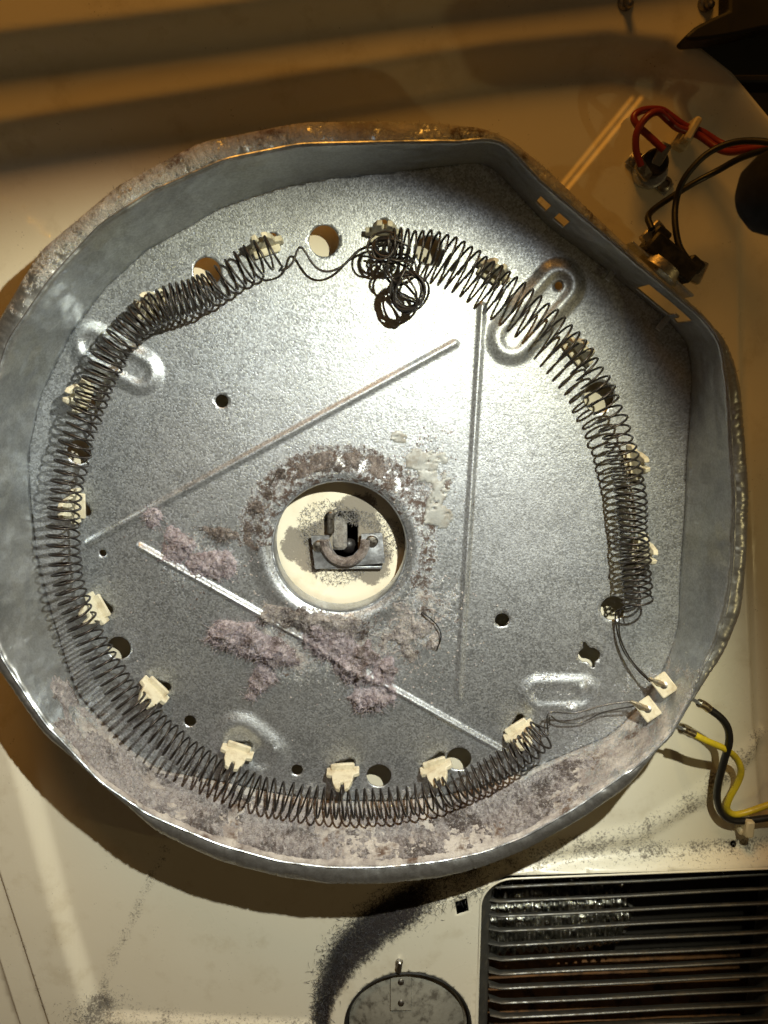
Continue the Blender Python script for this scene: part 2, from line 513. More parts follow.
# ------------------------------------------------------------------ back panel
def line_px(pts, z=0.0): return PX(pts, z)[:, :2]
L_top = line_px([(-260, 188), (-120, 168), (0, 148), (200, 116), (384, 87), (500, 69), (600, 59), (655, 66), (705, 96), (752, 150), (790, 220), (830, 330)])
L_top2 = line_px([(-260, 108), (-100, 88), (0, 73), (200, 48), (384, 23), (560, 2), (760, -25)])
L_left = line_px([(-70, 450), (-10, 640), (28, 760), (62, 890), (98, 1006), (120, 1100)])
L_edge = line_px([(-60, 660), (-5, 836), (26, 930), (56, 1024), (80, 1110)])
L_edge2 = line_px([(-80, 760), (0, 942), (28, 1030), (50, 1110)])
L_bot = line_px([(85, 1012), (150, 1016), (230, 1020), (320, 1024)])
L_house = line_px([(312, 1120), (318, 1030), (326, 985), (344, 948), (378, 915), (425, 888), (482, 866), (600, 855), (768, 846), (900, 839)])
L_right = line_px([(738, 215), (739, 330), (742, 450), (747, 580), (752, 720), (762, 840)])
L_ledge = line_px([(520, 858), (580, 843), (640, 832), (700, 795), (760, 740)])

def panel_h(x, y):
    z = np.zeros_like(x)
    d = poly_dist(x, y, L_top)                     # left of a left-to-right line = above
    z += .016 * sstep(-.010, .010, d)
    d2 = poly_dist(x, y, L_top2)
    z += .014 * sstep(-.007, .009, d2)
    d = poly_dist(x, y, L_left[::-1])              # going up: left side = picture left
    z += .0075 * sstep(-.004, .008, d) * 1.0
    d = poly_dist(x, y, L_edge[::-1]); z -= .0016 * sstep(-.0008, .0012, d)
    d = poly_dist(x, y, L_edge2[::-1]); z -= .0014 * sstep(-.0008, .0012, d)
    d = poly_dist(x, y, L_bot); z += .004 * sstep(-.004, .004, -d) * sstep(.0, .02, x - L_bot[0, 0]) 
    d = poly_dist(x, y, L_house); z += np.where(x > L_house[0, 0] - .02, .011 * sstep(-.004, .008, -d), 0)
    d = poly_dist(x, y, L_right); z -= .007 * sstep(-.0012, .004, -d * -1 * -1) * (y < L_right[0, 1]) * 0
    dr = x - np.interp(-y, -L_right[:, 1], L_right[:, 0])
    z -= .006 * sstep(-.0012, .006, dr) * sstep(0, .02, L_right[0, 1] + .02 - y) * sstep(0, .03, y - L_right[-1, 1])
    d = np.abs(poly_dist(x, y, L_ledge)); z += .0022 * sstep(.010, .0, d) * sstep(.0, .03, L_ledge[-1, 0] - x + .03)
    z += .0012 * (fbm(x, y, 9, 2, 5) - .5)
    return z

def circ(u, v, r, z, n=28, ry=None):
    c = P(u, v, z); q = P(u + r, v, z)[0] - c[0]
    qy = q if ry is None else q * ry / r
    return np.array([(c[0] + q * math.cos(t), c[1] + qy * math.sin(t), z) for t in np.linspace(0, 2 * math.pi, n, endpoint=False)])

ZH = .011
# grille opening (a rounded rectangle in the raised housing), runs below and beside the frame
g_tl = P(482, 880, ZH); g_tr = P(800, 864, ZH); g_bl = P(487, 1085, ZH)
def rrect(x0, y0, x1, y1, r, skew, n=8):
    """rounded rectangle, its top and bottom edges tilted by skew"""
    out = []
    for cx, cy, a0 in ((x1 - r, y1 - r, 0), (x0 + r, y1 - r, 90), (x0 + r, y0 + r, 180), (x1 - r, y0 + r, 270)):
        for k in range(n + 1):
            a = R(a0 + 90 * k / n); out.append((cx + r * math.cos(a), cy + r * math.sin(a)))
    return np.array([(x, y + skew * (x - x0)) for x, y in out])
G_SK = .045
g_x0, g_x1, g_y1, g_y0 = g_tl[0], g_tr[0], g_tl[1], g_bl[1]
GRILLE = rrect(g_x0, g_y0, g_x1, g_y1, .020, G_SK)
cov_c = P(408, 1026, ZH); cov_r = .0435
COVER = np.array([(cov_c[0] + cov_r * math.cos(t), cov_c[1] + cov_r * math.sin(t)) for t in np.linspace(0, 2 * math.pi, 48, endpoint=False)])
CORNER = line_px([(726, -60), (724, 16), (702, 27), (682, 42), (700, 50), (730, 74), (768, 120), (800, 165), (850, 260), (1000, 260), (1000, -60)], .014)
SLOT = PX([(455, 902), (467, 898), (469, 911), (457, 915)], ZH)[:, :2]
H_small = circ(735, 846, 3.2, .003, 14)[:, :2]
SHAFT = np.vstack([PX([(333, 556), (333, 516), (338, 511), (354, 511), (358, 516), (358, 556), (354, 564), (346, 567), (338, 564)], 0)])[:, :2]
x0, y1 = P(-200, -120, 0)[:2]; x1, y0 = P(960, 1150, 0)[:2]
OUT = np.array([(x0, y0), (x1, y0), (x1, y1), (x0, y1)])
CORNER[-1] = (x1 - .001, y1 - .001); CORNER[-2] = (x1 - .001, P(0, 260, 0)[1]); CORNER[0][1] = y1 - .001
_thin = [(L_edge, (-.0016, -.0008, 0, .0006, .0012, .0020)), (L_edge2, (-.0016, -.0008, 0, .0006, .0012, .0020)), (L_right, (-.0070, -.0050, -.0035, -.002, -.001, 0, .0012, .0022))]
pv, pf = sheet(OUT, [GRILLE, COVER, CORNER, SLOT, H_small, SHAFT], .0023, np.vstack([along(l, o, .003) for l, o in _thin]), lambda x, y: (np.abs(poly_dist(x, y, L_edge)) < .0032) | (np.abs(poly_dist(x, y, L_edge2)) < .0032) | (np.abs(poly_dist(x, y, L_right) + .0025) < .0062))
X, Y = pv[:, 0], pv[:, 1]
pz = panel_h(X, Y)
def blob(u, v, ru, rv, z=0):
    c = P(u, v, z); s = .0006
    return np.hypot((X - c[0]) / (ru * s), (Y - c[1]) / (rv * s))
soot = np.zeros(len(X)); dust = np.zeros(len(X))
dh = poly_dist(X, Y, L_house)
mcur = sstep(P(470, 880, 0)[0], P(400, 880, 0)[0], X)
wS = .009 + .013 * sstep(P(0, 1010, 0)[1], P(0, 930, 0)[1], Y)
soot = np.maximum(soot, sstep(1, 0, np.abs(dh + .002) / wS) * mcur * .95)
soot = np.maximum(soot, sstep(.03, .012, dh) * (dh > 0) * mcur * .25 * sstep(P(0, 1000, 0)[1], P(0, 900, 0)[1], Y))
dust = np.maximum(dust, sstep(.012, .001, np.abs(dh - .003)) * (1 - mcur) * .52 * (X > P(440, 0, 0)[0]))
dust = np.maximum(dust, sstep(.018, .003, np.abs(poly_dist(X, Y, L_ledge))) * .50)
st = line_px([(98, 1000), (118, 950), (150, 880), (165, 850)]); dst = np.abs(poly_dist(X, Y, st))
dust = np.maximum(dust, sstep(.010, .001, dst) * .50)
dust = np.maximum(dust, sstep(.016, .003, np.abs(poly_dist(X, Y, L_bot))) * .42 * (X < P(330, 0, 0)[0]))
dust = np.maximum(dust, sstep(1.0, .2, blob(100, 1005, 34, 34)) * .75)
dust = np.maximum(dust, sstep(.006, .0, np.abs(poly_dist(X, Y, L_edge))) * .40)
bd = blob(346, 541, 58, 46)
ang = np.arctan2(Y - P(346, 541, 0)[1], X - P(346, 541, 0)[0])
bd = bd + .22 * np.sin(ang * 3 + 1) + .5 * (fbm(X, Y, 120, 3, 9) - .5)
dust = np.maximum(dust, sstep(1.08, .74, bd) * .92)
panel = mesh('back_panel', np.column_stack([X, Y, pz]), pf, M_enamel, attrs=dict(soot=soot, dust=dust), solid=.0012)
setprops(panel, 'cream enamelled sheet metal rear panel with pressed ridges', None, None, 'structure')

# dark cabinet behind the openings
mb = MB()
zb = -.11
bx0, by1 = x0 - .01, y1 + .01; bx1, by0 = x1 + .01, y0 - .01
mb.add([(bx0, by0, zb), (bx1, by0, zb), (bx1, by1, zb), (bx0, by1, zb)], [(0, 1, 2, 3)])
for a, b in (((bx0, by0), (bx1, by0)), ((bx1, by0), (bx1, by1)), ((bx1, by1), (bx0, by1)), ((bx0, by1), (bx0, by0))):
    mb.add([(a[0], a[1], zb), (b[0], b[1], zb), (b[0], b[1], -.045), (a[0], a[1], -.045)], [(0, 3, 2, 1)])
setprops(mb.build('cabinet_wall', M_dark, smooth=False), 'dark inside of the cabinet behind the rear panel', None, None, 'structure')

# ------------------------------------------------------------------ heater pan
FLOOR_PX = [(384, 172), (440, 165), (476, 161), (488, 163), (498, 170), (549, 225), (594, 258), (640, 295), (671, 321), (688, 342), (693, 366), (692, 410), (688, 460), (685, 520), (681, 580), (679, 629), (668, 662), (645, 704), (611, 736), (581, 749), (525, 772), (480, 788), (440, 797), (390, 802), (330, 801), (280, 795), (230, 784), (160, 771), (124, 746), (77, 695), (67, 668), (48, 605), (36, 555), (29, 500), (27, 454), (39, 396), (70, 333), (105, 286), (145, 250), (220, 207), (280, 187), (330, 177)]
RIM_PX = [(384, 142), (440, 141), (484, 142), (501, 146), (534, 175), (580, 214), (629, 255), (672, 296), (714, 340), (725, 364), (729, 400), (731, 440), (735, 497), (733, 560), (728, 606), (712, 652), (673, 712), (627, 772), (575, 808), (525, 836), (483, 852), (440, 861), (380, 867), (330, 867), (280, 861), (219, 844), (160, 819), (142, 811), (95, 769), (47, 726), (0, 655), (-10, 610), (-16, 550), (-18, 480), (-12, 410), (8, 341), (51, 278), (101, 224), (150, 192), (225, 159), (300, 144)]
LIP_PX = [(384, 122), (440, 124), (485, 129), (510, 140), (545, 168), (590, 212), (641, 260), (690, 307), (722, 335), (733, 359), (740, 389), (744, 440), (748, 494), (746, 550), (741, 608), (724, 651), (677, 722), (630, 784), (581, 818), (525, 849), (483, 866), (440, 877), (380, 883), (330, 883), (280, 876), (219, 860), (157, 831), (139, 815), (92, 773), (43, 732), (-5, 662), (-20, 610), (-27, 550), (-30, 480), (-26, 400), (-3, 325), (40, 252), (95, 206), (118, 186), (200, 143), (300, 123)]
PC = P(362, 486, ZF)[:2]
NA = 1620
TH = np.linspace(0, 2 * math.pi, NA, endpoint=False)
def polar(pts, z, smooth=4):
    q = PX(pts, z)[:, :2] - PC
    rr = np.full(NA, np.nan)
    n = len(q)
    for i, th in enumerate(TH):
        d = np.array([math.cos(th), math.sin(th)])
        for j in range(n):
            a, b = q[j], q[(j + 1) % n]
            den = d[0] * (b[1] - a[1]) - d[1] * (b[0] - a[0])
            if abs(den) < 1e-12: continue
            t = (a[0] * (b[1] - a[1]) - a[1] * (b[0] - a[0])) / den
            s = (a[0] * d[1] - a[1] * d[0]) / den
            if t > 0 and -1e-9 <= s <= 1 + 1e-9: rr[i] = t; break
    if smooth:
        k = np.ones(2 * smooth + 1) / (2 * smooth + 1)
        for _ in range(2): rr = np.convolve(np.concatenate([rr[-smooth:], rr, rr[:smooth]]), k, 'valid')
    return rr
ZL = ZR - .003
r_floor = polar(FLOOR_PX, ZF, 5); r_rim = polar(RIM_PX, ZR, 6); r_lip = polar(LIP_PX, ZL, 6)
r_rim = np.maximum(r_rim, r_floor + .002); r_lip = np.maximum(r_lip, r_rim + .0022)
CS, SN = np.cos(TH), np.sin(TH)
def ring(r, z): return np.column_stack([PC[0] + r * CS, PC[1] + r * SN, np.broadcast_to(z, (NA,))])

RIBS = [((455, 343), (88, 543), .0052, .0016), ((482, 306), (458, 698), .0048, .0020), ((140, 546), (505, 752), .0046, .0026)]
RIBW = [(P(*a, ZF), P(*b, ZF), w, h) for a, b, w, h in RIBS]
CAPS = [((558, 286), (512, 338), .0160, .0034), ((92, 345), (140, 372), .0145, .0030), ((240, 738), (262, 756), .0200, .0026), ((540, 694), (580, 694), .0150, .0020)]
CAPW = [(P(*a, ZF), P(*b, ZF), w, h) for a, b, w, h in CAPS]
HC = P(340, 547, ZF); HR = P(407, 547, ZF)[0] - HC[0]
DIMP = [(P(581, 688, ZF), .0045, .0022), (P(571, 708, ZF), .0045, .0020), (P(275, 748, ZF), .003, .0012)]

def floor_h(x, y):
    z = np.full(np.shape(x), ZF)
    for a, b, w, h in RIBW:
        d, t, s = seg_dist(x, y, a, b); z = z + h * sstep(w * .62, .0, d)
    for a, b, w, h in CAPW:
        d, t, s = seg_dist(x, y, a, b); z = z + h * sstep(w, w * .55, d) - h * .55 * sstep(w * .50, w * .22, d)
    for c, r, h in DIMP:
        z = z + h * sstep(r, 0, np.hypot(x - c[0], y - c[1]))
    r = np.hypot(x - HC[0], y - HC[1])
    z = z + .0030 * sstep(HR + .016, HR + .007, r) - .0030 * sstep(HR + .005, HR, r)
    z = z + .0010 * (fbm(x, y, 11, 2, 21) - .5) * sstep(.0, .02, np.abs(r))
    return z

def tadpole(u, v, ang, L=15, w=4.6, r=4.2, n=7):
    """keyhole slot: a narrow slot with a round bulb at one end (ang in degrees, picture up = 90)"""
    a = R(ang); out = []
    def pt(s, o): return (u + math.cos(a) * s - math.sin(a) * o, v - math.sin(a) * s - math.cos(a) * o)
    k = math.acos(min(1, w / 2 / r))
    out.append(pt(-L / 2, w / 2)); out.append(pt(-L / 2 - w * .4, 0)); out.append(pt(-L / 2, -w / 2))
    for t in np.linspace(-math.pi / 2 - .9 + .3, math.pi / 2 + .6, 2 * n): out.append(pt(L / 2 + r * math.cos(t), r * math.sin(t)))
    return PX(out, ZF)[:, :2]

# slot position, bulb direction, and the plate's tangent angle is derived from the pan centre
INS = [(268, 243, 55), (384, 231, 92), (489, 268, -35), (572, 345, -45), (626, 462, -70), (634, 548, -80), (90, 397, -80), (84, 505, -65), (104, 604, -50), (160, 684, -25), (240, 744, -8), (343, 764, 8), (434, 760, 28), (515, 724, 50), (158, 300, 70)]
CCEN = P(347, 520, ZF)[:2]
KEY = [tadpole(u, v, a) for u, v, a in INS]
cross = []
cc = P(589, 655, ZF)[:2]
for t in np.linspace(0, 2 * math.pi, 40, endpoint=False):
    rr = .0058 + .0048 * math.exp(-((t - R(112)) / .22) ** 2) + .0045 * math.exp(-((t - R(292)) / .22) ** 2) + .0010 * math.cos(2 * t)
    cross.append((cc[0] + rr * math.cos(t), cc[1] + rr * math.sin(t)))
HOLES = [(324, 241, 15), (207, 272, 14), (222, 401, 6.5), (79, 452, 12), (103, 553, 3.6), (119, 648, 12), (190, 721, 6), (297, 770, 5.8), (379, 776, 12.5), (459, 759, 12.5), (502, 620, 7.2), (613, 608, 12.5), (599, 397, 15), (428, 250, 13), (558, 286, 4)]
holes = [circ(u, v, r, ZF, 26)[:, :2] for u, v, r in HOLES]
centre = np.array([(HC[0] + HR * math.cos(t), HC[1] + HR * math.sin(t)) for t in np.linspace(0, 2 * math.pi, 96, endpoint=False)])
outer = ring(r_floor, 0)[::3, :2]
ext = [round_caps(a, b, [0, w * .16, w * .32, w * .47, w * .62, w * .8], .0026) for a, b, w, h in RIBW]
ext += [round_caps(a, b, [w * k for k in (.12, .22, .30, .38, .45, .5, .56, .64, .72, .80, .88, .95, 1.0, 1.08)], .0019) for a, b, w, h in CAPW]
ext += [np.array([(HC[0] + (HR + d) * math.cos(t), HC[1] + (HR + d) * math.sin(t)) for d in (.0012, .0024, .0036, .005, .0065, .008, .010, .012, .014, .016, .018) for t in np.linspace(0, 2 * math.pi, 180, endpoint=False)])]
def _clear(x, y):
    m = np.abs(np.hypot(x - HC[0], y - HC[1]) - HR - .009) < .010
    for a, b, w, h in RIBW: m |= seg_dist(x, y, a, b)[0] < w * .95
    for a, b, w, h in CAPW: m |= np.abs(seg_dist(x, y, a, b)[0] - w * .6) < w * .56
    return m
fv, ff = sheet(outer, holes + KEY + [np.array(cross), centre], .0019, np.vstack(ext), _clear)
FX, FY = fv[:, 0], fv[:, 1]
fz = floor_h(FX, FY)
# dirt on the floor
rC = np.hypot(FX - HC[0], FY - HC[1]); aC = np.degrees(np.arctan2(FY - HC[1], FX - HC[0]))
fs = sstep(.024, .012, np.abs(rC - (HR + .010)) * 1.3) * np.where((aC > 15) & (aC < 185), 1, 0) * sstep(10, 30, aC) * .55
fs = np.maximum(fs, sstep(.012, .003, np.abs(rC - (HR + .013))) * ((aC > -30) & (aC < 40)) * .55)
def fblob(u, v, ru, rv):
    c = P(u, v, ZF); return np.hypot((FX - c[0]) / (ru * .00057), (FY - c[1]) / (rv * .00057))
fd = np.zeros(len(FX))
for u, v, a, b, k in ((330, 645, 135, 75, .50), (425, 610, 60, 75, .45), (200, 560, 70, 50, .42), (430, 480, 40, 60, .40), (560, 690, 90, 60, .30), (640, 690, 50, 60, .40)):
    fd = np.maximum(fd, k * sstep(1.15, .3, fblob(u, v, a, b)))
dwall = np.interp(np.arctan2(FY - PC[1], FX - PC[0]) % (2 * math.pi), TH, r_floor) - np.hypot(FX - PC[0], FY - PC[1])
fd = np.maximum(fd, .42 * sstep(.03, .0, dwall) * sstep(-.05, -.14, FY - PC[1]))

pan = empty('heater_pan', np.array([PC[0], PC[1], 0]), 'round galvanised steel heater pan with clipped corners, punched holes and crimped lip', 'heater pan')
floor = mesh('pan_floor', np.column_stack([FX, FY, fz]), ff, M_pan, pan, attrs=dict(dust=fd, soot=fs), solid=.0009)

# side wall, with the thermostat window and two slots cut in the upper right flat
NS = 14
rows = []
dW = []
for k in range(NS + 1):
    s = k / NS
    # small fillet at the floor, then straight
    rr = r_floor + (r_rim - r_floor) * (s ** .9); zz = ZF + (ZR - ZF) * (s ** 1.12)
    wob = .0012 * (fbm(CS * 3 + 5, SN * 3 + s * .4 + 5, 3.2, 3, 31) - .5) * math.sin(math.pi * s)
    rows.append(ring(rr + wob, zz))
    dW.append(np.where(SN < 0, .9 * sstep(-.42, -.80, SN), 0) * (.75 + .25 * sstep(0, .4, s)))
wv = np.vstack(rows); wd = np.concatenate(dW)
# lower right of the wall is only thinly dusted
tdeg = np.degrees(TH) % 360
thin = np.concatenate([.58 * sstep(290, 302, tdeg) * sstep(350, 318, tdeg)] * (NS + 1))
wd = np.maximum(wd * np.concatenate([np.where(tdeg > 298, .75, 1)] * (NS + 1)), thin)
def th_of(u, v, z=.03):
    q = P(u, v, z)[:2] - PC; return math.atan2(q[1], q[0]) % (2 * math.pi)
cuts = [(th_of(541, 196), th_of(551, 206), .38, .62), (th_of(559, 211), th_of(569, 221), .38, .62), (th_of(648, 282), th_of(690, 318), .25, .72)]
wf = []
for k in range(NS):
    for i in range(NA):
        skip = False
        for a, b, s0, s1 in cuts:
            lo, hi = min(a, b), max(a, b)
            if lo <= TH[i] <= hi and s0 <= (k + .5) / NS <= s1: skip = True
        if skip: continue
        j = (i + 1) % NA
        wf.append((k * NA + i, (k + 1) * NA + i, (k + 1) * NA + j, k * NA + j))
wall = mesh('pan_wall', wv, wf, M_wall, pan, attrs=dict(dust=wd, soot=np.zeros(len(wv))), solid=.0009, solid_off=1)

# crimped lip
NL = 8
nc = int(round(1.32 / .0044))
ph = TH * nc / 2 + 1.3 * np.sin(TH * 7) + 1.8 * np.sin(TH * 17 + 1)
cr = -np.exp(-(np.sin(ph) / .28) ** 2) * (.15 + 1.5 * vnoise(TH * 57, 0 * TH, 8) ** 2) + .25 * (vnoise(TH * 150, 0 * TH, 9) - .5)
rows = []; ld = []
for k in range(NL + 1):
    s = k / NL
    zz = ZR + .0010 * math.sin(math.pi * s) - .0022 * s ** 2.2
    rows.append(ring(r_rim + (r_lip - r_rim) * s + .00015 * cr * s, zz + .00050 * cr * sstep(.15, .6, np.array(s)) + .0004 * (vnoise(TH * 90, s * 3 + 0 * TH, 3) - .5)))
    ld.append(.06 + .12 * s + 0 * TH + .42 * sstep(.25, .75, SN))
# skirt folded back under the lip
for k, (dr, dz) in enumerate(((.0004, -.0025), (-.0002, -.006), (-.0012, -.0095))):
    rows.append(ring(r_lip + dr + .00015 * cr, ZR - .0022 + dz)); ld.append(.3 + 0 * TH)
lv = np.vstack(rows); nr = len(rows)
lf = [(k * NA + i, (k + 1) * NA + i, (k + 1) * NA + (i + 1) % NA, k * NA + (i + 1) % NA) for k in range(nr - 1) for i in range(NA)]
lip = mesh('crimped_lip', lv, lf, M_wall, pan, attrs=dict(dust=np.concatenate(ld), soot=np.zeros(len(lv))), solid=.0006)

# bright wire edge between wall and lip
mb = MB(); q = ring(r_rim, ZR + .0004); mb.tube(np.vstack([q, q[:1]]), .0006, 6, cap=False)
mb.build('rolled_edge', M_plain, pan)
# collar that turns back from the centre hole towards the panel
mb = MB()
prof = [(HR + .0004, ZF + .0009), (HR - .0002, ZF + .0008), (HR - .0006, ZF - .0002), (HR - .0007, ZF - .003), (HR - .0007, ZF - .0115), (HR + .0001, ZF - .0115), (HR + .0003, ZF - .001)]
mb.lathe((HC[0], HC[1], 0), (0, 0, 1), prof, 96, cap=False)
mb.build('hole_collar', M_plain, pan, ang=50)
# bent tabs beside the thermostat window
for u, v in ((613, 272), (664, 322)):
    p = P(u, v, ZF + .004); ax = P(u + 20, v + 17, ZF)[:2] - P(u, v, ZF)[:2]; ax /= np.linalg.norm(ax)
    rot = np.array([[ax[0], -ax[1], 0], [ax[1], ax[0], 0], [0, 0, 1]])
    MB().box(p, (.0035, .011, .0016), rot, .0004).box(p + np.array([-ax[1] * .004, ax[0] * .004, .006]), (.0035, .0016, .012), rot, .0004).build('bent_tab', M_plain, pan)
# legs that carry the pan on the panel (behind the floor)
for u, v in ((150, 360), (540, 300), (250, 745), (560, 690)):
    p = P(u, v, ZF); MB().lathe((p[0], p[1], 0), (0, 0, 1), [(.005, .0002), (.004, .001), (.004, ZF - .0012)], 12).build('mounting_foot', M_plain, pan)

# ------------------------------------------------------------------ heating coil
def helix(path, rad, pitch_fn, rz=1.0, phase=0.0, seed=0, pts_turn=18, jitter=.06):
    """helix round a densely sampled centre line. pitch_fn(s 0..1) in metres"""
    path = np.asarray(path); seg = np.linalg.norm(np.diff(path, axis=0), axis=1); S = np.concatenate([[0], np.cumsum(seg)]); Lt = S[-1]
    ss = np.linspace(0, Lt, 6000); C = np.stack([np.interp(ss, S, path[:, i]) for i in range(3)], 1)
    phi = np.concatenate([[0], np.cumsum(np.diff(ss) * 2 * math.pi / np.array([pitch_fn(s / Lt) for s in ss[1:]]))])
    n = int(phi[-1] / (2 * math.pi) * pts_turn)
    pp = np.linspace(0, phi[-1], n); s_of = np.interp(pp, phi, ss)
    C = np.stack([np.interp(s_of, ss, C[:, i]) for i in range(3)], 1)
    T = np.stack([np.gradient(np.interp(s_of, S, path[:, i])) for i in range(3)], 1); T[:, 2] *= .4
    T = np.stack([np.convolve(np.pad(T[:, i], 40, 'edge'), np.ones(81) / 81, 'valid') for i in range(3)], 1)
    T /= np.linalg.norm(T, axis=1)[:, None] + 1e-12
    Nn = np.stack([-T[:, 1], T[:, 0], 0 * T[:, 0]], 1); Nn /= np.linalg.norm(Nn, axis=1)[:, None]
    B = np.cross(T, Nn)
    jr = 1 + jitter * 2 * (vnoise(pp / 5, 0 * pp + seed, 40 + seed) - .5)
    lean = (vnoise(pp / 22, 0 * pp + 3.3, 50 + seed) - .5) * .45
    a = pp + phase
    return C + (rad * jr)[:, None] * (np.cos(a)[:, None] * Nn + rz * np.sin(a)[:, None] * B) + T * (rad * lean * np.cos(a + .7))[:, None]

def cpx(pts, z): return np.array([P(u, v, (z if len(q) == 0 else q[0])) for u, v, *q in pts])

cR = .0086
right = catmull(cpx([(638, 601), (635, 560), (632, 520), (629, 485), (619, 442), (604, 402), (586, 368), (562, 338), (536, 312), (509, 291), (480, 270), (452, 254), (428, 247), (404, 245), (388, 244)], ZC), .004)
def p_right(s):
    return .0036 if s < .20 else .0036 + (.0056 - .0036) * min(1, (s - .20) / .2) if s < .5 else (.0054 if s < .72 else .0054 - (s - .72) / .28 * .0022)
h_right = helix(right, cR * .93, p_right, seed=1, jitter=.10)
# the sagging bundle: the coil folds over itself and hangs down as a ball of loops
rg = np.random.default_rng(5)
def loops(path, n, rad, seed):
    rg = np.random.default_rng(seed); out = []
    path = np.asarray(path); S = np.linspace(0, 1, len(path)); ax = rg.normal(size=3)
    for k in range(n):
        c = np.array([np.interp((k + .5) / n, S, path[:, i]) for i in range(3)])
        ax = ax * .35 + rg.normal(size=3) * .6 + np.array([0, 0, .9]); a = ax / np.linalg.norm(ax)
        e1 = np.cross(a, [1, .2, 0]); e1 /= np.linalg.norm(e1); e2 = np.cross(a, e1)
        rr = rad * rg.uniform(.90, 1.05); c = c + rg.normal(size=3) * .0006
        for t in np.linspace(0, 2 * math.pi, 20, endpoint=False):
            out.append(c + rr * (math.cos(t) * e1 + math.sin(t) * e2) + a * .001 * t)
    return out
clump = loops([P(398, 246, .032 + DZ), P(386, 247, .034 + DZ), P(380, 249, .036 + DZ)], 4, .0078, 3) \
    + loops([P(396, 264, .034 + DZ), P(405, 278, .034 + DZ)], 2, .0080, 4) \
    + loops([P(408, 290, .032 + DZ), P(409, 292, .036 + DZ)], 8, .0106, 8) \
    + loops([P(398, 266, .030 + DZ), P(382, 248, .030 + DZ)], 3, .0085, 12)
stretch = catmull(cpx([(372, 248), (362, 246), (354, 254), (346, 264), (334, 271), (322, 272), (312, 264), (305, 251), (299, 243), (296, 256), (288, 269), (277, 271)], .026 + DZ), .002)
left = catmull(cpx([(276, 250), (250, 262), (225, 280), (198, 294), (172, 302), (150, 312), (130, 330), (114, 350), (100, 378), (88, 408), (77, 442), (69, 476), (64, 512), (64, 550), (70, 588), (82, 622), (100, 656), (122, 690), (150, 722), (182, 750), (217, 773), (257, 790), (302, 800), (348, 804), (392, 803), (432, 796), (470, 782), (505, 763), (532, 744), (543, 732)], ZC), .004)
def p_left(s):
    if s < .06: return .0058
    if s < .14: return .0034
    if s < .24: return .0044
    if s < .5: return .0053
    if s < .9: return .0052
    return .0044
h_left = helix(left, cR, p_left, seed=2, jitter=.08)
def smooth_poly(p, k=3):
    p = np.asarray(p)
    return np.stack([np.convolve(np.pad(p[:, i], k, 'edge'), np.ones(2 * k + 1) / (2 * k + 1), 'valid') for i in range(3)], 1)
mid = smooth_poly(np.vstack([clump, stretch]), 2)
wire = np.vstack([h_right, mid, h_left])
coil = empty('heating_coil', P(347, 520, ZF), 'dark wire heating coil, broken and tangled at the top, ringing the pan', 'heating coil')
mb = MB(); mb.tube(wire, .00066, 6); mb.build('coil_wire', M_wire, coil, ang=80)
lead1 = [h_right[0], P(630, 606, .026 + DZ), P(622, 608, .022 + DZ), P(619, 622, .022 + DZ), P(621, 640, .022 + DZ), P(632, 661, .024 + DZ), P(650, 680, .027 + DZ)]
lead1b = [h_right[4], P(627, 609, .023 + DZ), P(616, 612, .018 + DZ), P(617, 630, .018 + DZ), P(623, 650, .018 + DZ), P(636, 668, .022 + DZ), P(650, 682, .026 + DZ)]
lead2 = [h_left[-1], P(548, 735, .028 + DZ), P(547, 718, .026 + DZ), P(552, 712, .025 + DZ), P(575, 713, .024 + DZ), P(605, 705, .025 + DZ), P(634, 701, .027 + DZ)]
lead2b = [h_left[-6], P(548, 728, .023 + DZ), P(550, 716, .021 + DZ), P(560, 722, .019 + DZ), P(582, 722, .018 + DZ), P(604, 712, .020 + DZ), P(634, 706, .026 + DZ)]
for l in (lead1, lead1b, lead2, lead2b):
    mb = MB(); mb.tube(catmull(l, .0012), .00052, 6); mb.build('lead_wire', M_lead, coil, ang=80)

# ------------------------------------------------------------------ insulators
PROF = [(-6.5, -3), (6.5, -3), (6.5, 1), (11, 1), (11, 7.5), (7.2, 8.5), (6.6, 14), (4.4, 20), (1.6, 21), (1.0, 14.5), (-1.0, 14.5), (-1.6, 21), (-4.4, 20), (-6.6, 14), (-7.2, 8.5), (-11, 7.5), (-11, 1), (-6.5, 1)]
ILAB = ['cream ceramic insulator where the stretched wire leaves the dense coil', 'cream ceramic insulator inside the tangled loops of wire', 'cream ceramic insulator in the coil just above the end of the vertical rib',
 'cream ceramic insulator in the coil below the oval pressing with a small hole', 'cream ceramic insulator in the coil between the large punched hole and the densest turns', 'cream ceramic insulator inside the densest turns above the lead hole',
 'cream ceramic insulator in the coil between the hidden oval pressing and a round hole', 'cream ceramic insulator in the coil level with the lower end of the long rib', 'cream ceramic insulator in the coil above a large half dark round hole',
 'cream ceramic insulator beside a small fully dark round hole', 'bright cream ceramic insulator on the edge of the domed round pressing', 'bright cream ceramic insulator between a small and a large round hole',
 'bright cream ceramic insulator touching the large hole below the pale rib', 'cream ceramic insulator inside the last turns where the coil ends', 'cream ceramic insulator inside the packed turns beside the round hole']
proto = None
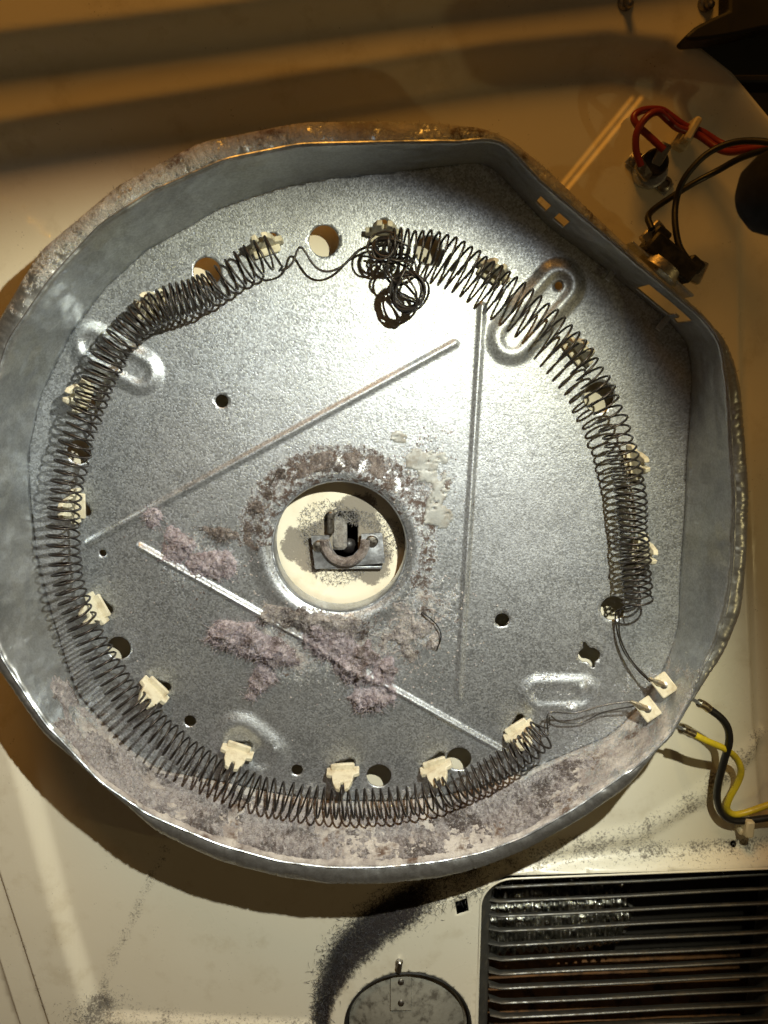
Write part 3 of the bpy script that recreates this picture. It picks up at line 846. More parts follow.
for i, (u, v, a) in enumerate(INS):
    p = P(u, v + (9 if v < 360 else 0), ZF); d = p[:2] - CCEN; ang_out = math.atan2(d[1], d[0])
    if proto is None:
        proto = empty('ceramic_insulator', np.zeros(3), 'cream ceramic insulator plate standing in a keyhole slot and holding the coil', 'insulator', 'ceramic insulators round the pan')
        m1 = MB(); m1.prism([(x * .00094, y * .001) for x, y in PROF], (0, .001, 0), (1, 0, 0), (0, .17, .985), (0, .985, -.17), .0030)
        pl = m1.build('plate', M_ceram, proto)
        b = pl.modifiers.new('edge', 'BEVEL'); b.width = .0005; b.segments = 2; b.limit_method = 'ANGLE'
        m3 = MB(); m3.box((0, .0005, .0030), (.0150, .0050, .0022), None, .0006); m3.build('shoulder', M_ceram, proto)
        parts = list(proto.children); o = proto
    else:
        o = proto.copy(); scene.collection.objects.link(o)
        for q in parts:
            c = q.copy(); c.parent = o; scene.collection.objects.link(c)
    o['label'] = ILAB[i]
    o.location = Vector(W(p)); o.rotation_euler = (0, -(ang_out - math.pi / 2) + R(random.uniform(-6, 6)), 0)

# lead terminals through the wall
for (u, v, tu, tv), lab in (((664, 685, 650, 679), 'small square cream ceramic terminal at the end of the lead from the punched round hole'), ((648, 709, 632, 702), 'small square cream ceramic terminal at the end of the lead crossing the pressed dimple')):
    p = P(u, v, .030 + DZ)
    t = empty('terminal_block', p, lab, 'terminal', 'lead terminals on the pan wall')
    a = R(38); ex = np.array([math.cos(a), math.sin(a), 0]); ez = np.array([-.35, .40, .84]); ez /= np.linalg.norm(ez)
    ex = ex - ez * ex.dot(ez); ex /= np.linalg.norm(ex); ey = np.cross(ez, ex); rot = np.column_stack([ex, ey, ez])
    MB().box(p, (.0105, .0125, .0045), rot, .0006).build('ceramic_body', M_ceram, t)
    dd = P(tu, tv, .028 + DZ) - p
    MB().tube([p + dd * -.05 + ez * .002, p + dd * .4 + ez * .003, p + dd * .75, p + dd * 1.1], [.0016, .0017, .0014, .0011], 8).build('crimp_ferrule', M_brass, t)
    MB().lathe(p + ez * .0021, ez, [(.0022, 0), (.0022, .0008), (.0010, .0012)], 12).build('rivet', M_screw, t)

# ------------------------------------------------------------------ drum bearing bracket behind the centre hole
pb = P(348, 551, .006)
br = empty('bearing_bracket', np.array([pb[0], pb[1], 0]), 'small galvanised bearing bracket riveted to the panel behind the centre hole', 'bracket')
pl = PX([(311, 536), (329, 535.5), (329.5, 541), (332, 549), (337, 555.5), (345, 558), (353, 555.5), (359, 549), (361.5, 541), (361.5, 534), (382, 533), (385, 563), (315, 569)], .006)
MB().prism([(q[0], q[1]) for q in pl], (0, 0, .0045), (1, 0, 0), (0, 1, 0), (0, 0, 1), .0016).build('plate', M_plain, br); brp = br.children[0]
MB().box((P(350, 567, .003)[0], P(350, 567, .003)[1], .0025), (.040, .0016, .0046), None, .0003).build('folded_edge', M_plain, br)
for u, v in ((319, 546), (372, 541)):
    q = P(u, v, .006); MB().lathe((q[0], q[1], .0060), (0, 0, 1), [(.0038, 0), (.0038, .0010), (.0030, .0020), (.0012, .0024)], 20).build('rivet', M_screw, brp)
uu = [P(345, 541, .007) + np.array([.0125 * math.cos(t), .0135 * math.sin(t), 0]) for t in np.linspace(math.pi * .98, math.pi * 2.02, 22)]
MB().tube(uu, .0030, 10).build('bearing_seat', M_lintb, br)
q = P(339, 533, -.004)
MB().box((q[0], q[1], q[2]), (.010, .020, .010), None, .002).build('bearing_liner', M_greyd, br)
q = P(349, 546, -.006)
MB().lathe(q, (.25, -.15, 1), [(.001, -.004), (.0040, -.003), (.0052, 0), (.0040, .002), (.002, .003), (.0008, .0033)], 16).build('shaft_ball', M_bakelite, br)
q = P(331, 522, .004); MB().box(q, (.004, .014, .007), None, .0008).build('side_lug', M_screw, br)

# ------------------------------------------------------------------ lint lying on the pan floor
def lint(name, u0, v0, u1, v1, shape, hmax, mat, label, cat, seed, nf=260, fl=.0048, group=None, thr=.47, ns=85, kind=None, pw=.8, crack=0.0, flat=False):
    c0 = P(u0, v1, ZF); c1 = P(u1, v0, ZF); st = .0007
    xs = np.arange(c0[0], c1[0], st); ys = np.arange(c0[1], c1[1], st)
    gx, gy = np.meshgrid(xs, ys)
    m = shape(gx, gy)
    nz = fbm(gx + .31 * seed, gy - .17 * seed, ns, 5, seed, .58)
    h = (nz - thr) * 2.2 + (m - 1) * 1.2
    if crack:
        h = np.where(np.abs(fbm(gx + .02 * (nz - .5), gy, 110, 3, seed + 80) - .5) < crack, -1, h)
    rg = np.clip(h, 0, 1) ** pw
    fine = fbm(gx, gy, 700, 3, seed + 60, .6)
    rdg = np.abs(fbm(gx, gy, 230, 3, seed + 80) - .5) * 2
    z = floor_h(gx, gy) + rg * hmax * (.25 + .8 * fine + .9 * rdg) - .0004
    if flat:
        z = floor_h(gx, gy) + hmax * (.25 + 1.5 * fbm(gx, gy, 95, 2, seed + 33)) * np.where(h > 0, 1, .2)
    on = h > 0
    idx = -np.ones(gx.shape, int); f = []
    cell = on[:-1, :-1] | on[1:, :-1] | on[:-1, 1:] | on[1:, 1:]
    use = np.zeros(gx.shape, bool)
    use[:-1, :-1] |= cell; use[1:, :-1] |= cell; use[:-1, 1:] |= cell; use[1:, 1:] |= cell
    idx[use] = np.arange(use.sum())
    jj, ii = np.where(cell)
    f = np.stack([idx[jj, ii], idx[jj, ii + 1], idx[jj + 1, ii + 1], idx[jj + 1, ii]], 1)
    jit = (RNG.random((use.sum(), 2)) - .5) * st * .7
    v = np.column_stack([gx[use] + jit[:, 0], gy[use] + jit[:, 1], z[use]])
    if len(f) == 0: return None
    t = empty(name, P((u0 + u1) / 2, (v0 + v1) / 2, ZF), label, cat, group)
    mesh('lint_mat', v, f, mat, t)
    cand = np.argwhere(on)
    if len(cand) and nf:
        pick = cand[RNG.integers(0, len(cand), nf)]
        roots = np.column_stack([gx[pick[:, 0], pick[:, 1]], gy[pick[:, 0], pick[:, 1]], z[pick[:, 0], pick[:, 1]]])
        V, F = fibres(roots, np.tile([0, 0, 1.0], (nf, 1)), 4, fl, .00026, .35, seed)
        fo = mesh('loose_fibres', V, F, mat, t); fo['kind'] = 'stuff'
    return t

def ell(u, v, ru, rv, rot=0):
    c = P(u, v, ZF); s = .00057; a = R(rot)
    def fn(x, y):
        dx, dy = (x - c[0]) / s, (y - c[1]) / s
        X2 = dx * math.cos(a) + dy * math.sin(a); Y2 = -dx * math.sin(a) + dy * math.cos(a)
        return np.clip(1.55 - np.hypot(X2 / ru, Y2 / rv) * 1.0, -1, 1.15)
    return fn
def either(*fs): return lambda x, y: np.maximum.reduce([f(x, y) for f in fs])

lint('lint_clump', 190, 595, 330, 720, either(ell(258, 645, 50, 24, -25), ell(262, 678, 18, 26, -10), ell(232, 636, 28, 18, 20)), .0085, M_lint, 'ragged mauve lint clump draped over the diagonal rib, left of the big patch', 'lint', 1, 2600, thr=.33)
lint('lint_clump', 300, 620, 455, 735, either(ell(358, 662, 50, 26, -35), ell(372, 698, 22, 20, 0), ell(335, 640, 34, 24, 0)), .0080, M_lint, 'big pink grey lint clump below the centre hole, crossing the rib', 'lint', 2, 2800, thr=.33)
lint('lint_clump', 245, 585, 405, 665, either(ell(318, 622, 56, 18, -12), ell(285, 612, 24, 12, 10)), .0060, M_lintg, 'grey lint mat lying just under the centre hole', 'lint', 3, 1800, thr=.37)
lint('lint_clump', 365, 580, 475, 700, either(ell(415, 635, 48, 46, 0)), .0036, M_lintg, 'thin scatter of pale lint between centre hole and vertical rib', 'lint', 4, 900, thr=.49, ns=170)
lint('lint_clump', 150, 515, 205, 585, ell(178, 548, 20, 20, 20), .0050, M_lint, 'small mauve lint tuft beside the upper end of the pale diagonal rib', 'lint', 5, 420, thr=.38)
lint('lint_clump', 180, 535, 260, 597, ell(216, 566, 30, 16, 5), .0055, M_lint, 'small mauve lint tuft between the diagonal rib and the centre hole', 'lint', 6, 520, thr=.38)
lint('lint_clump', 195, 512, 255, 552, ell(224, 533, 22, 9, -8), .0048, M_lintb, 'thin brown curl of lint left of the centre hole', 'lint', 7, 300, thr=.38)
lint('lint_clump', 132, 494, 178, 535, ell(155, 516, 13, 11, 0), .0040, M_lint, 'tiny pale lint tuft touching the long upper rib', 'lint', 8, 200, thr=.38)

def arc_shape(r0, wd, a0, a1):
    def fn(x, y):
        r = np.hypot(x - HC[0], y - HC[1]); a = np.degrees(np.arctan2(y - HC[1], x - HC[0])) % 360
        k = sstep(a0 - 12, a0 + 12, a) * sstep(a1 + 12, a1 - 12, a)
        return 1.15 * k * np.clip(1.6 - np.abs(r - r0) / wd, 0, 1) + (k - 1)
    return fn
lint('dust_crust', 240, 425, 480, 560, arc_shape(HR + .0125, .0066, 40, 190), .0022, M_lintb, 'brown dust crust curving over the top of the centre hole', 'dust', 9, 1500, fl=.0024, thr=.49, ns=140)
fl_sh = either(ell(425, 462, 32, 26, -40), ell(438, 508, 15, 34, 5), ell(402, 438, 12, 8, 0), ell(440, 480, 22, 20, 0))
lint('crust_edge', 375, 415, 485, 575, fl_sh, .0008, M_lintb, 'brown cracked dirt showing under the pale peeling crust', 'dirt', 13, 300, fl=.0018, thr=.47, ns=110, pw=.3)
lint('zinc_flakes', 375, 415, 485, 575, fl_sh, .0010, M_flake, 'pale grey peeling crust beside the centre hole with cracked dark edges', 'crust', 13, 0, thr=.50, ns=110, pw=.12, crack=.020, flat=True)

# loose crumbs scattered on the floor
V = []; F = []
rg = np.random.default_rng(77)
def crumb(p, r):
    k = len(V)
    for q in ((1, 0, 0), (0, 1, 0), (-1, 0, 0), (0, -1, 0), (0, 0, 1)):
        V.append(np.asarray(p) + np.array(q) * r * rg.uniform(.5, 1.3, 3))
    F.extend([(k, k + 1, k + 4), (k + 1, k + 2, k + 4), (k + 2, k + 3, k + 4), (k + 3, k, k + 4)])
n = 0
while n < 900:
    c = [(330, 645, 110, 60), (410, 600, 50, 70), (420, 470, 45, 40), (220, 560, 80, 45), (420, 640, 60, 50)][rg.integers(0, 5)]
    u, v = rg.normal(c[0], c[2] * .6), rg.normal(c[1], c[3] * .6); p = P(u, v, ZF)
    if np.hypot(p[0] - HC[0], p[1] - HC[1]) < HR + .001: continue
    p[2] = float(floor_h(np.array([p[0]]), np.array([p[1]]))[0]); crumb(p, rg.uniform(.0003, .0010)); n += 1
o = mesh('lint_crumbs', V, F, M_lintg); setprops(o, 'fine grey lint crumbs scattered over the pan floor', 'lint', None, 'stuff')
mb = MB(); mb.tube(catmull([P(422, 612, ZF + .003), P(436, 624, ZF + .004), P(441, 636, ZF + .003), P(437, 650, ZF + .002)], .001), .0004, 5)
setprops(mb.build('thread', M_black, base=P(436, 630, ZF)), 'short dark curved thread lying among the pale lint', 'thread')

# lint carpet on the lower wall of the pan
st0, st1 = 0.06, .97
tt = np.where((tdeg > 208) & (tdeg < 318))[0]
cv = []; cf = []; NSL = 44
r2f, r2r = r_floor[tt], r_rim[tt]
fine_t = np.linspace(0, len(tt) - 1, len(tt) * 2)
TT = np.interp(fine_t, np.arange(len(tt)), TH[tt]); RF = np.interp(fine_t, np.arange(len(tt)), r2f); RR = np.interp(fine_t, np.arange(len(tt)), r2r)
tn = np.degrees(TT)
for k in range(NSL + 1):
    s = st0 + (st1 - st0) * k / NSL
    rr = RF + (RR - RF) * (s ** .9); zz = ZF + (ZR - ZF) * (s ** 1.12)
    arc = TT * .2
    nz = fbm(arc * 1.0 + 3, np.full_like(arc, s * .045), 55, 5, 71, .6); fn = fbm(arc, np.full_like(arc, s * .045), 650, 3, 75)
    edge = sstep(208, 217, tn) * sstep(318, 300, tn) * sstep(0, .10, np.array(s - st0)) * sstep(0, .08, np.array(st1 - s))
    h = np.clip((nz - .40) * 2.4 * edge, 0, 1) ** .7 * .0030 * (.4 + 1.1 * fn) + (.0003 + .0008 * fn) * edge - .0009 * (1 - edge)
    slope = np.arctan2(ZR - ZF, RR - RF)
    cv.append(np.column_stack([PC[0] + (rr - h * np.sin(slope)) * np.cos(TT), PC[1] + (rr - h * np.sin(slope)) * np.sin(TT), zz + h * np.cos(slope)]))
n2 = len(TT)
for k in range(NSL):
    for i in range(n2 - 1): cf.append((k * n2 + i, k * n2 + i + 1, (k + 1) * n2 + i + 1, (k + 1) * n2 + i))
cva = np.vstack(cv)
carpet = mesh('lint_carpet', cva, cf, M_carpet)
setprops(carpet, 'grey brown lint carpet coating the lower sloping wall of the pan', 'lint', None, 'stuff')
ci = RNG.integers(0, len(cva), 7000); nr_ = np.column_stack([PC[0] - cva[ci, 0], PC[1] - cva[ci, 1], np.full(len(ci), .12)]); nr_ /= np.linalg.norm(nr_, axis=1)[:, None]
V, F = fibres(cva[ci], nr_, 4, .0030, .00020, .5, 21)
o = mesh('loose_fibres', V, F, M_lintg, carpet); o['kind'] = 'stuff'
# fluff hanging on the lip
li = RNG.integers(0, NA, 900); roots = ring(r_lip, ZR - .005)[li]; nn = np.column_stack([CS[li], SN[li], 0 * CS[li]])
V, F = fibres(roots, nn, 3, .0020, .00028, .7, 22)
o = mesh('lip_fluff', V, F, M_lintb, pan); o['kind'] = 'stuff'

# fluff on the enamel panel
def panel_fluff(name, pts, mat, length, width, label, seed):
    z = panel_h(pts[:, 0], pts[:, 1])
    V, F = fibres(np.column_stack([pts, z + .0001]), np.tile([0, .25, .97], (len(pts), 1)), 4, length, width, .5, seed)
    setprops(mesh(name, V, F, mat), label, 'lint', None, 'stuff')
lp = catmull(np.column_stack([L_house[1:7], np.zeros(6)]), .0005)[:, :2]
k = RNG.integers(0, len(lp), 7000); pts = lp[k] + RNG.normal(size=(len(k), 2)) * (.0028 + .0038 * sstep(P(0, 1010, 0)[1], P(0, 930, 0)[1], lp[k][:, 1:])) + np.array([-.0005, .001])
panel_fluff('black_fluff', pts, M_soot, .0034, .00030, 'black fluff packed along the curved edge of the outlet housing', 31)
lp = catmull(np.column_stack([L_house[6:], np.zeros(len(L_house) - 6)]), .0005)[:, :2]
k = RNG.integers(0, len(lp), 1500); pts = lp[k] + RNG.normal(size=(len(k), 2)) * .0035 + np.array([0, .001])
panel_fluff('edge_dust', pts, M_greyd, .0018, .00025, 'brown dust lying along the ledge above the slatted grille', 32)
c = P(100, 1006, 0)[:2]; pts = c + RNG.normal(size=(900, 2)) * np.array([.012, .008])
lp = catmull(np.column_stack([L_bot, np.zeros(len(L_bot))]), .0005)[:, :2]; k = RNG.integers(0, len(lp), 500)
pts = np.vstack([pts, lp[k] + RNG.normal(size=(500, 2)) * .003])
panel_fluff('corner_dust', pts, M_greyd, .0014, .00025, 'grainy dust gathered in the lower corner of the panel', 33)
a = RNG.random(3600) * 2 * math.pi; q = P(346, 541, 0)[:2]
rr = (.55 + .45 * RNG.random(3600)) * (1 + .18 * np.sin(a * 3 + 1))
pts = q + np.column_stack([np.cos(a) * .031 * rr, np.sin(a) * .025 * rr])
panel_fluff('bracket_fluff', pts, M_greyd, .0020, .00034, 'grey fluff ringing the bearing bracket inside the centre hole', 34)

# ------------------------------------------------------------------ thermostat on the pan
wa = P(600, 232, .03)[:2]; wb = P(700, 320, .03)[:2]
ta = (wb - wa) / np.linalg.norm(wb - wa); tax = np.array([ta[0], ta[1], 0]); nax = np.array([-ta[1], ta[0], 0])
if nax[1] < 0: nax = -nax
zax = np.array([0, 0, 1.0]); ROT = np.column_stack([tax, nax, zax])
tc = P(666, 261, .032)
th = empty('thermostat', tc, 'black limit thermostat bolted to the outside of the pan, two black wires attached', 'thermostat')
tb = MB().box(tc + nax * .001, (.030, .011, .020), ROT, .0012).build('body', M_bakelite, th)
MB().box(tc + nax * .0065 - tax * .012, (.009, .007, .015), ROT, .001).build('terminal_housing', M_bakelite, tb)
MB().box(tc + nax * .0065 + tax * .012, (.009, .007, .015), ROT, .001).build('terminal_housing', M_bakelite, tb)
MB().lathe(tc - nax * .004, -nax, [(.0125, -.001), (.0125, .004), (.0105, .0055), (.004, .006)], 28).build('sensor_cup', M_brass, th)
MB().box(tc - nax * .0062, (.044, .0012, .016), ROT, .0003).build('mounting_plate', M_plain, th)
for s, (u, v) in ((-1, (650, 235)), (1, (697, 274))):
    q = P(u, v, .036); b0 = tc + tax * s * .016 + nax * .006 + zax * .004
    d = q - b0; d /= np.linalg.norm(d); sd = np.cross(d, zax); sd /= np.linalg.norm(sd)
    MB().box((q + b0) / 2, (.0066, np.linalg.norm(q - b0) + .010, .0042), np.column_stack([sd, d, np.cross(sd, d)]), .0008).build('spade_terminal', M_brass, th)
def wire_thing(name, pts, rad, mat, label, group=None, ferr=None):
    path = catmull([P(*p) for p in pts], .0015)
    t = empty(name, path[0], label, 'wire', group)
    MB().tube(path, rad, 12).build('insulation', mat, t, ang=70)
    if ferr:
        f = [P(*p) for p in ferr]
        MB().tube(catmull(f, .001), rad * 1.12, 10).build('crimp_sleeve', M_brass, t, ang=60)
        MB().tube(catmull([f[0] + (f[0] - f[-1]) * .9, f[0]], .001), rad * .5, 8).build('bare_end', M_plain, t)
    return t
wire_thing('black_wire', [(697, 271, .040), (688, 260, .040), (679, 245, .037), (675, 222, .033), (676, 202, .030), (682, 183, .032), (694, 166, .034), (710, 152, .036), (731, 143, .040), (756, 141, .048), (790, 146, .06)], .0017, M_black, 'black wire looping straight up from the right terminal of the pan thermostat')
wire_thing('black_wire', [(652, 229, .040), (648, 218, .036), (653, 210, .030), (670, 198, .026), (694, 183, .024), (717, 171, .026), (741, 158, .034), (768, 150, .044), (795, 150, .055)], .0017, M_black, 'black wire running to the left terminal of the pan thermostat, passing under the other')

# fuse with the red wires, screwed to the panel
fc = P(652, 164, .012)
fu = empty('thermal_fuse', np.array([fc[0], fc[1], 0]), 'small round black thermal fuse screwed to the cream panel, two red wires attached', 'fuse')
q = P(651, 170, .004)
MB().lathe((q[0], q[1], .0002), (0, 0, 1), [(.0095, 0), (.0095, .004), (.0085, .0048), (.002, .005)], 28).build('metal_cup', M_plain, fu)
MB().lathe((fc[0] + .002, fc[1] + .001, .005), (0, 0, 1), [(.0072, 0), (.0072, .007), (.0062, .008), (.001, .0082)], 24).build('body', M_bakelite, fu)
e0 = P(636, 160, .003); e1 = P(665, 185, .003); dd = e1 - e0; L_ = np.linalg.norm(dd); dd /= L_
rot = np.column_stack([dd, [-dd[1], dd[0], 0], [0, 0, 1]])
MB().box(((e0 + e1) / 2)[:2].tolist() + [.0012], (L_ + .008, .008, .0014), rot, .0003).build('mounting_ear', M_plain, fu)
for u, v in ((665, 184), (637, 160)):
    q = P(u, v, .003); MB().lathe((q[0], q[1], .0019), (0, 0, 1), [(.0042, 0), (.0042, .0012), (.0030, .0022), (.0022, .0024), (.0018, .0012)], 18).build('screw', M_screw, fu)
for u, v, u2, v2 in ((641, 167, 646, 174), (664, 149, 658, 160), ):
    a_, b_ = P(u, v, .016), P(u2, v2, .013); d = b_ - a_; l = np.linalg.norm(d); d /= l; sd = np.cross(d, [0, 0, 1]); sd /= np.linalg.norm(sd)
    MB().box((a_ + b_) / 2, (.0058, l + .006, .003), np.column_stack([sd, d, np.cross(sd, d)]), .0006).build('spade_terminal', M_screw, fu)
wire_thing('red_wire', [(641, 166, .018), (636, 150, .020), (637, 132, .022), (647, 117, .023), (658, 112, .022), (668, 120, .019), (678, 128, .016), (698, 135, .014), (717, 148, .018), (731, 152, .024), (752, 149, .034), (785, 145, .045)], .0019, M_red, 'red wire curling from the left terminal of the thermal fuse')
wire_thing('red_wire', [(664, 150, .019), (650, 137, .018), (637, 125, .018), (634, 116, .017), (644, 110, .016), (661, 110, .014), (672, 117, .012), (685, 126, .011), (702, 132, .012), (720, 143, .014), (736, 148, .020), (755, 146, .030), (785, 141, .042)], .0019, M_red, 'red wire on the right terminal of the thermal fuse, lying under its twin')
tie_p = P(687, 134, .012)
t = empty('cable_clip', np.array([tie_p[0], tie_p[1], 0]), 'cream nylon clip holding the pair of red wires to the panel', 'clip')
rz = R(-28); rot = np.array([[math.cos(rz), -math.sin(rz), 0], [math.sin(rz), math.cos(rz), 0], [0, 0, 1]])
MB().box(P(690, 131, .012), (.0040, .0130, .0115), rot, .001).build('strap', M_nylon, t)
qq = P(683, 140, .006); MB().box((qq[0], qq[1], .004), (.0085, .0095, .008), rot, .0012).build('anchor', M_nylon, t)

# black sleeve in front of the wires (near the lens, out of focus) and the black bracket in the top corner
t = empty('black_sleeve', P(775, 235, .10), 'out of focus black sleeve hiding the far ends of the red and black wires', 'sleeve')
path = catmull([P(940, 150, .09), P(860, 172, .095), P(800, 186, .10), P(776, 193, .10)], .003)
MB().tube(path, np.interp(np.linspace(0, 1, len(path)), [0, .5, .85, 1], [.018, .0198, .0202, .0186]), 20).build('sleeve_tube', M_rubber, t, ang=60)
MB().lathe(path[-1], path[-1] - path[-3], [(.0186, -.001), (.0174, .005), (.0138, .011), (.0072, .015), (.001, .0168)], 20).build('sleeve_end', M_rubber, t, ang=60)
bp = PX([(724, -60), (723, 16), (703, 25), (690, 32), (679, 42), (684, 46), (706, 44), (730, 40), (756, 34), (850, 30), (850, -60)], .024)
t = empty('corner_bracket', P(760, 20, 0), 'black pointed bracket over the gap in the top corner of the panel', 'bracket')
mb = MB(); mb.prism([(q[0], q[1]) for q in bp], (0, 0, .017), (1, 0, 0), (0, 1, 0), (0, 0, 1), .014); o = mb.build('bracket_plate', M_dark, t)
b = o.modifiers.new('edge', 'BEVEL'); b.width = .0025; b.segments = 3
MB().box(P(770, 84, -.03), (.07, .004, .02), None, .001).build('cross_bar', M_dark, t)
for (u, v), lab in (((625, 3), 'small steel screw in the top strip of the panel'), ((705, 4), 'small steel screw beside the black corner bracket')):
    z = float(panel_h(P(u, v, .028)[:1], P(u, v, .028)[1:2])[0]); q = P(u, v, z)
    t = empty('screw', q, lab, 'screw')
    MB().lathe(q, (0, 0, 1), [(.0040, 0), (.0040, .0012), (.0032, .0026), (.0015, .003)], 18).build('screw_head', M_screw, t)
    MB().lathe(q + np.array([0, 0, .002]), (.1, -.5, .8), [(.0022, 0), (.0020, .006), (.0008, .007)], 10).build('screw_shank', M_screw, t)

# ------------------------------------------------------------------ supply wires, lower right
wire_thing('yellow_wire', [(693, 734, .036), (707, 741, .034), (725, 749, .028), (736, 758, .020), (741, 770, .017), (738, 782, .014), (730, 797, .011), (727, 808, .009), (733, 814, .008), (744, 813, .008), (768, 805, .009), (800, 795, .010)], .0021, M_yellow, 'yellow wire curving from the pan terminal into the panel clip', None, [(683, 729, .038), (688, 731, .037), (694, 734, .036)])
wire_thing('black_wire', [(708, 708, .038), (721, 718, .036), (728, 729, .033), (729, 743, .030), (724, 761, .025), (719, 780, .020), (717, 796, .016), (720, 810, .012), (727, 818, .010), (740, 821, .009), (768, 818, .009), (800, 814, .010)], .0023, M_black, 'black wire crossing over the yellow wire into the panel clip', None, [(699, 703, .040), (704, 705, .039), (709, 709, .038)])
q = P(741, 818, 0)
t = empty('wire_clip', q, 'cream nylon clip holding the yellow and lower black wires', 'clip')
MB().box((q[0], q[1], .0065), (.0055, .0120, .0150), None, .001).build('strap', M_nylon, t)
MB().box((q[0] - .0005, q[1] - .0050, .0045), (.0075, .0050, .0090), None, .001).build('anchor', M_nylon, t)

# ------------------------------------------------------------------ outlet grille
gc = np.array([(g_x0 + g_x1) / 2, (g_y0 + g_y1) / 2, 0])
gr = empty('outlet_grille', gc, 'dark grey slatted air outlet grille with rounded corners', 'grille')
def off_ring(poly, d):
    """inset a closed convex loop"""
    p = np.asarray(poly); n = len(p); out = []
    for i in range(n):
        t = p[(i + 1) % n] - p[i - 1]; t /= np.linalg.norm(t); out.append(p[i] + np.array([-t[1], t[0]]) * d)
    return np.array(out)
rows = [(-.0012, ZH + .0004), (-.0009, ZH + .0010), (-.0003, ZH + .0012), (.0002, ZH + .0006), (.0008, ZH - .001), (.0060, ZH - .006), (.0085, ZH - .012), (.0088, ZH - .030)]
vv = []; n = len(GRILLE)
for d, z in rows:
    q = off_ring(GRILLE, d); vv += [(a_[0], a_[1], z) for a_ in q]
ff_ = [(k * n + i, k * n + (i + 1) % n, (k + 1) * n + (i + 1) % n, (k + 1) * n + i) for k in range(len(rows) - 1) for i in range(n)]
o = mesh('frame', vv[:], [f for f in ff_ if f[0] >= 3 * n], M_slat, gr)
o = mesh('frame_lip', vv[:], [f for f in ff_ if f[0] < 3 * n], M_enamel, gr, attrs=dict(dust=np.full(len(vv), .18), soot=np.zeros(len(vv))))
# louvres
zs = ZH - .006
for k in range(15):
    vL = 888 + k * 14.45 if k > 0 else 888
    a_ = P(486.5 + k * .45, vL, zs); b_ = P(800, vL - 15.5, zs)
    a_[2] = zs; b_[2] = zs
    L_ = b_ - a_; ln = np.linalg.norm(L_); ex = L_ / ln; ez = np.array([0, 0, 1.0]); ey = np.cross(ez, ex)
    # section: bright rolled front edge, blade leaning back and up
    sec = [(-.0012, .0004), (-.0006, .0011), (.0003, .0012), (.0008, .0006), (.0004, -.0012), (-.0030, -.0055), (-.0062, -.0100), (-.0070, -.0098), (-.0042, -.0056), (-.0012, -.0012)]
    vs = []; m = len(sec); NSEG = 26
    for i in range(NSEG + 1):
        t = i / NSEG; w = .55 + .45 * float(sstep(0, .05, np.array(t)) * sstep(1, .95, np.array(t)))
        up = .0045 * (1 - float(sstep(0, .045, np.array(t)))) + .0045 * (1 - float(sstep(1, .955, np.array(t))))
        c = a_ + L_ * t + ey * (.00025 * math.sin(9 * t + k))
        for sy, sz in sec: vs.append(c + ey * (sy * w) + ez * (sz * (1 if sz > 0 else 1) - up * .6))
    fsx = [(i * m + j, i * m + (j + 1) % m, (i + 1) * m + (j + 1) % m, (i + 1) * m + j) for i in range(NSEG) for j in range(m)]
    fsx += [tuple(range(m - 1, -1, -1)), tuple(NSEG * m + j for j in range(m))]
    sharp(mesh('slat', vs, fsx, M_slat, gr), 50)
# duct behind the grille with its crumpled foil hose
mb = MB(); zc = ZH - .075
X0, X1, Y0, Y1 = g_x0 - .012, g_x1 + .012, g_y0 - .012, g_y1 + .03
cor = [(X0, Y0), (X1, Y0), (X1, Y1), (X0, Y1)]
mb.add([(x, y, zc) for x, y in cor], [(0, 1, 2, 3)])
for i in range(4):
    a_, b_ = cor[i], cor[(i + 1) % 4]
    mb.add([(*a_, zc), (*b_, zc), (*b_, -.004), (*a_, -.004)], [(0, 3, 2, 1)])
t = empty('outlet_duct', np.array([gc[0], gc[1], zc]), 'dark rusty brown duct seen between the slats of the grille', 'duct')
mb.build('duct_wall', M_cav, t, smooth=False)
c0 = P(486, 1000, -.03); c1 = P(820, 1000, -.03)
xs = np.linspace(c0[0] - .005, c1[0], 120); vs = []; fs_ = []
for j in range(26):
    s = j / 25
    yv = c0[1] - .03 + .045 * s; zv = -.020 - .045 * s
    for x in xs: vs.append((x, yv + .004 * (fbm(np.array([x]), np.array([s]), 60, 3, 91)[0] - .5), zv + .006 * (fbm(np.array([x * 1.0]), np.array([s * .05]), 70, 4, 92)[0] - .5)))
fs_ = [(j * 120 + i, j * 120 + i + 1, (j + 1) * 120 + i + 1, (j + 1) * 120 + i) for j in range(25) for i in range(119)]
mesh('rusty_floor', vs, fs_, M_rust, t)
# foil: ribbed tube section, crumpled
vs = []; nu, nv = 150, 40
f0 = P(478, 915, -.016); f1 = P(648, 900, -.020)
for j in range(nv + 1):
    a_ = math.pi * (j / nv) * .95 + .05
    for i in range(nu + 1):
        s = i / nu
        e_ = max(0, s - .80) / .20 + .25 * (fbm(np.array([a_ * .2]), np.array([.5]), 18, 3, 97)[0] - .5) * s; c = f0 + (f1 - f0) * s - np.array([0, .004, .022]) * max(0, e_) ** 2; rad = .027 * (1 - .35 * max(0, e_) ** 2) + .0016 * math.sin(s * 2 * math.pi * 19) + .0075 * (fbm(np.array([s * .12]), np.array([a_ * .03]), 160, 3, 95)[0] - .5)
        vs.append((c[0], c[1] - .019 + rad * math.cos(a_), c[2] - .024 + rad * math.sin(a_)))
fs_ = [(j * (nu + 1) + i, (j + 1) * (nu + 1) + i, (j + 1) * (nu + 1) + i + 1, j * (nu + 1) + i + 1) for j in range(nv) for i in range(nu)]
o = mesh('foil_hose', vs, fs_, M_foil, base=f0)
setprops(o, 'crumpled ribbed foil hose glinting behind the upper slats', 'hose')

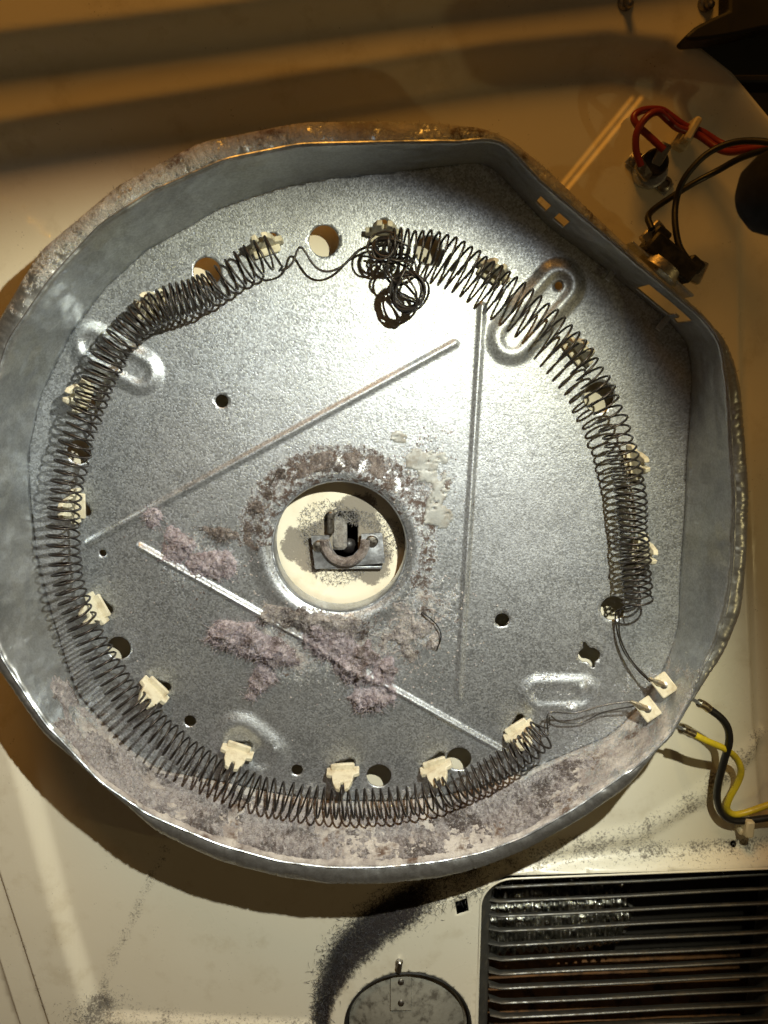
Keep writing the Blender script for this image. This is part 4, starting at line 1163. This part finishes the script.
# round cover below the pan
t = empty('round_cover', np.array([cov_c[0], cov_c[1], 0]), 'round dusty grey cover set in the cream housing beside the grille', 'cover')
mb = MB(); mb.lathe((cov_c[0], cov_c[1], ZH), (0, 0, 1), [(cov_r + .0010, .0006), (cov_r + .0002, .0012), (cov_r - .0010, .0004), (cov_r - .0014, -.004), (cov_r - .0014, -.010)], 64, cap=False); mb.build('rim', M_dark, t, ang=60)
mb = MB(); mb.lathe((cov_c[0], cov_c[1], ZH), (0, 0, 1), [(cov_r - .0016, -.0050), (cov_r - .0024, -.0030), (cov_r - .0036, -.0034), (cov_r - .0045, -.0050), (.034, -.0030), (.026, .0000), (.016, .0022), (.008, .0030), (.0005, .0032)], 64); mb.build('disc', M_lens, t, ang=60)
prof_r = np.array([.0005, .008, .016, .026, .034, cov_r - .0045, cov_r - .0036]); prof_z = np.array([.0032, .0030, .0022, 0, -.0030, -.0050, -.0034])
sx = P(401, 990, ZH)[0] - cov_c[0]; vs = []
ry = np.linspace(.041, .016, 9)
for y_ in ry:
    for x_ in (-.0075, -.0070, .0070, .0075):
        z_ = np.interp(y_, prof_r, prof_z) + (.0011 if abs(x_) < .0074 else .0)
        vs.append((cov_c[0] + sx + x_, cov_c[1] + y_, ZH + z_ - .0002))
sp_ = sharp(mesh('strap_plate', vs, [(i * 4 + j, (i + 1) * 4 + j, (i + 1) * 4 + j + 1, i * 4 + j + 1) for i in range(8) for j in range(3)] + [(32, 33, 34, 35)[::-1]], M_lens, t), 30)
for y_ in (.034, .021):
    MB().lathe((cov_c[0] + sx, cov_c[1] + y_, ZH + np.interp(y_, prof_r, prof_z) + .0006), (0, .2, 1), [(.0022, 0), (.0022, .0008), (.0012, .0014)], 14).build('rivet', M_screw, sp_)
q = P(399, 965, ZH); z = ZH
t = empty('stud', np.array([q[0], q[1], z]), 'short grey threaded stud standing just above the round cover', 'stud')
MB().tube([(q[0] - .0002, q[1] - .004, z + .0012), (q[0], q[1], z + .0018), (q[0] + .0004, q[1] + .0035, z + .0016)], [.0018, .0021, .0019], 10).build('threaded_body', M_screw, t)
MB().lathe((q[0] + .0004, q[1] + .0035, z + .0016), (.1, 1, 0), [(.0024, 0), (.0024, .0010), (.0016, .0018)], 12).build('tip', M_screw, t)

print('tris', sum(len(p.vertices) - 2 for m in bpy.data.meshes for p in m.polygons))
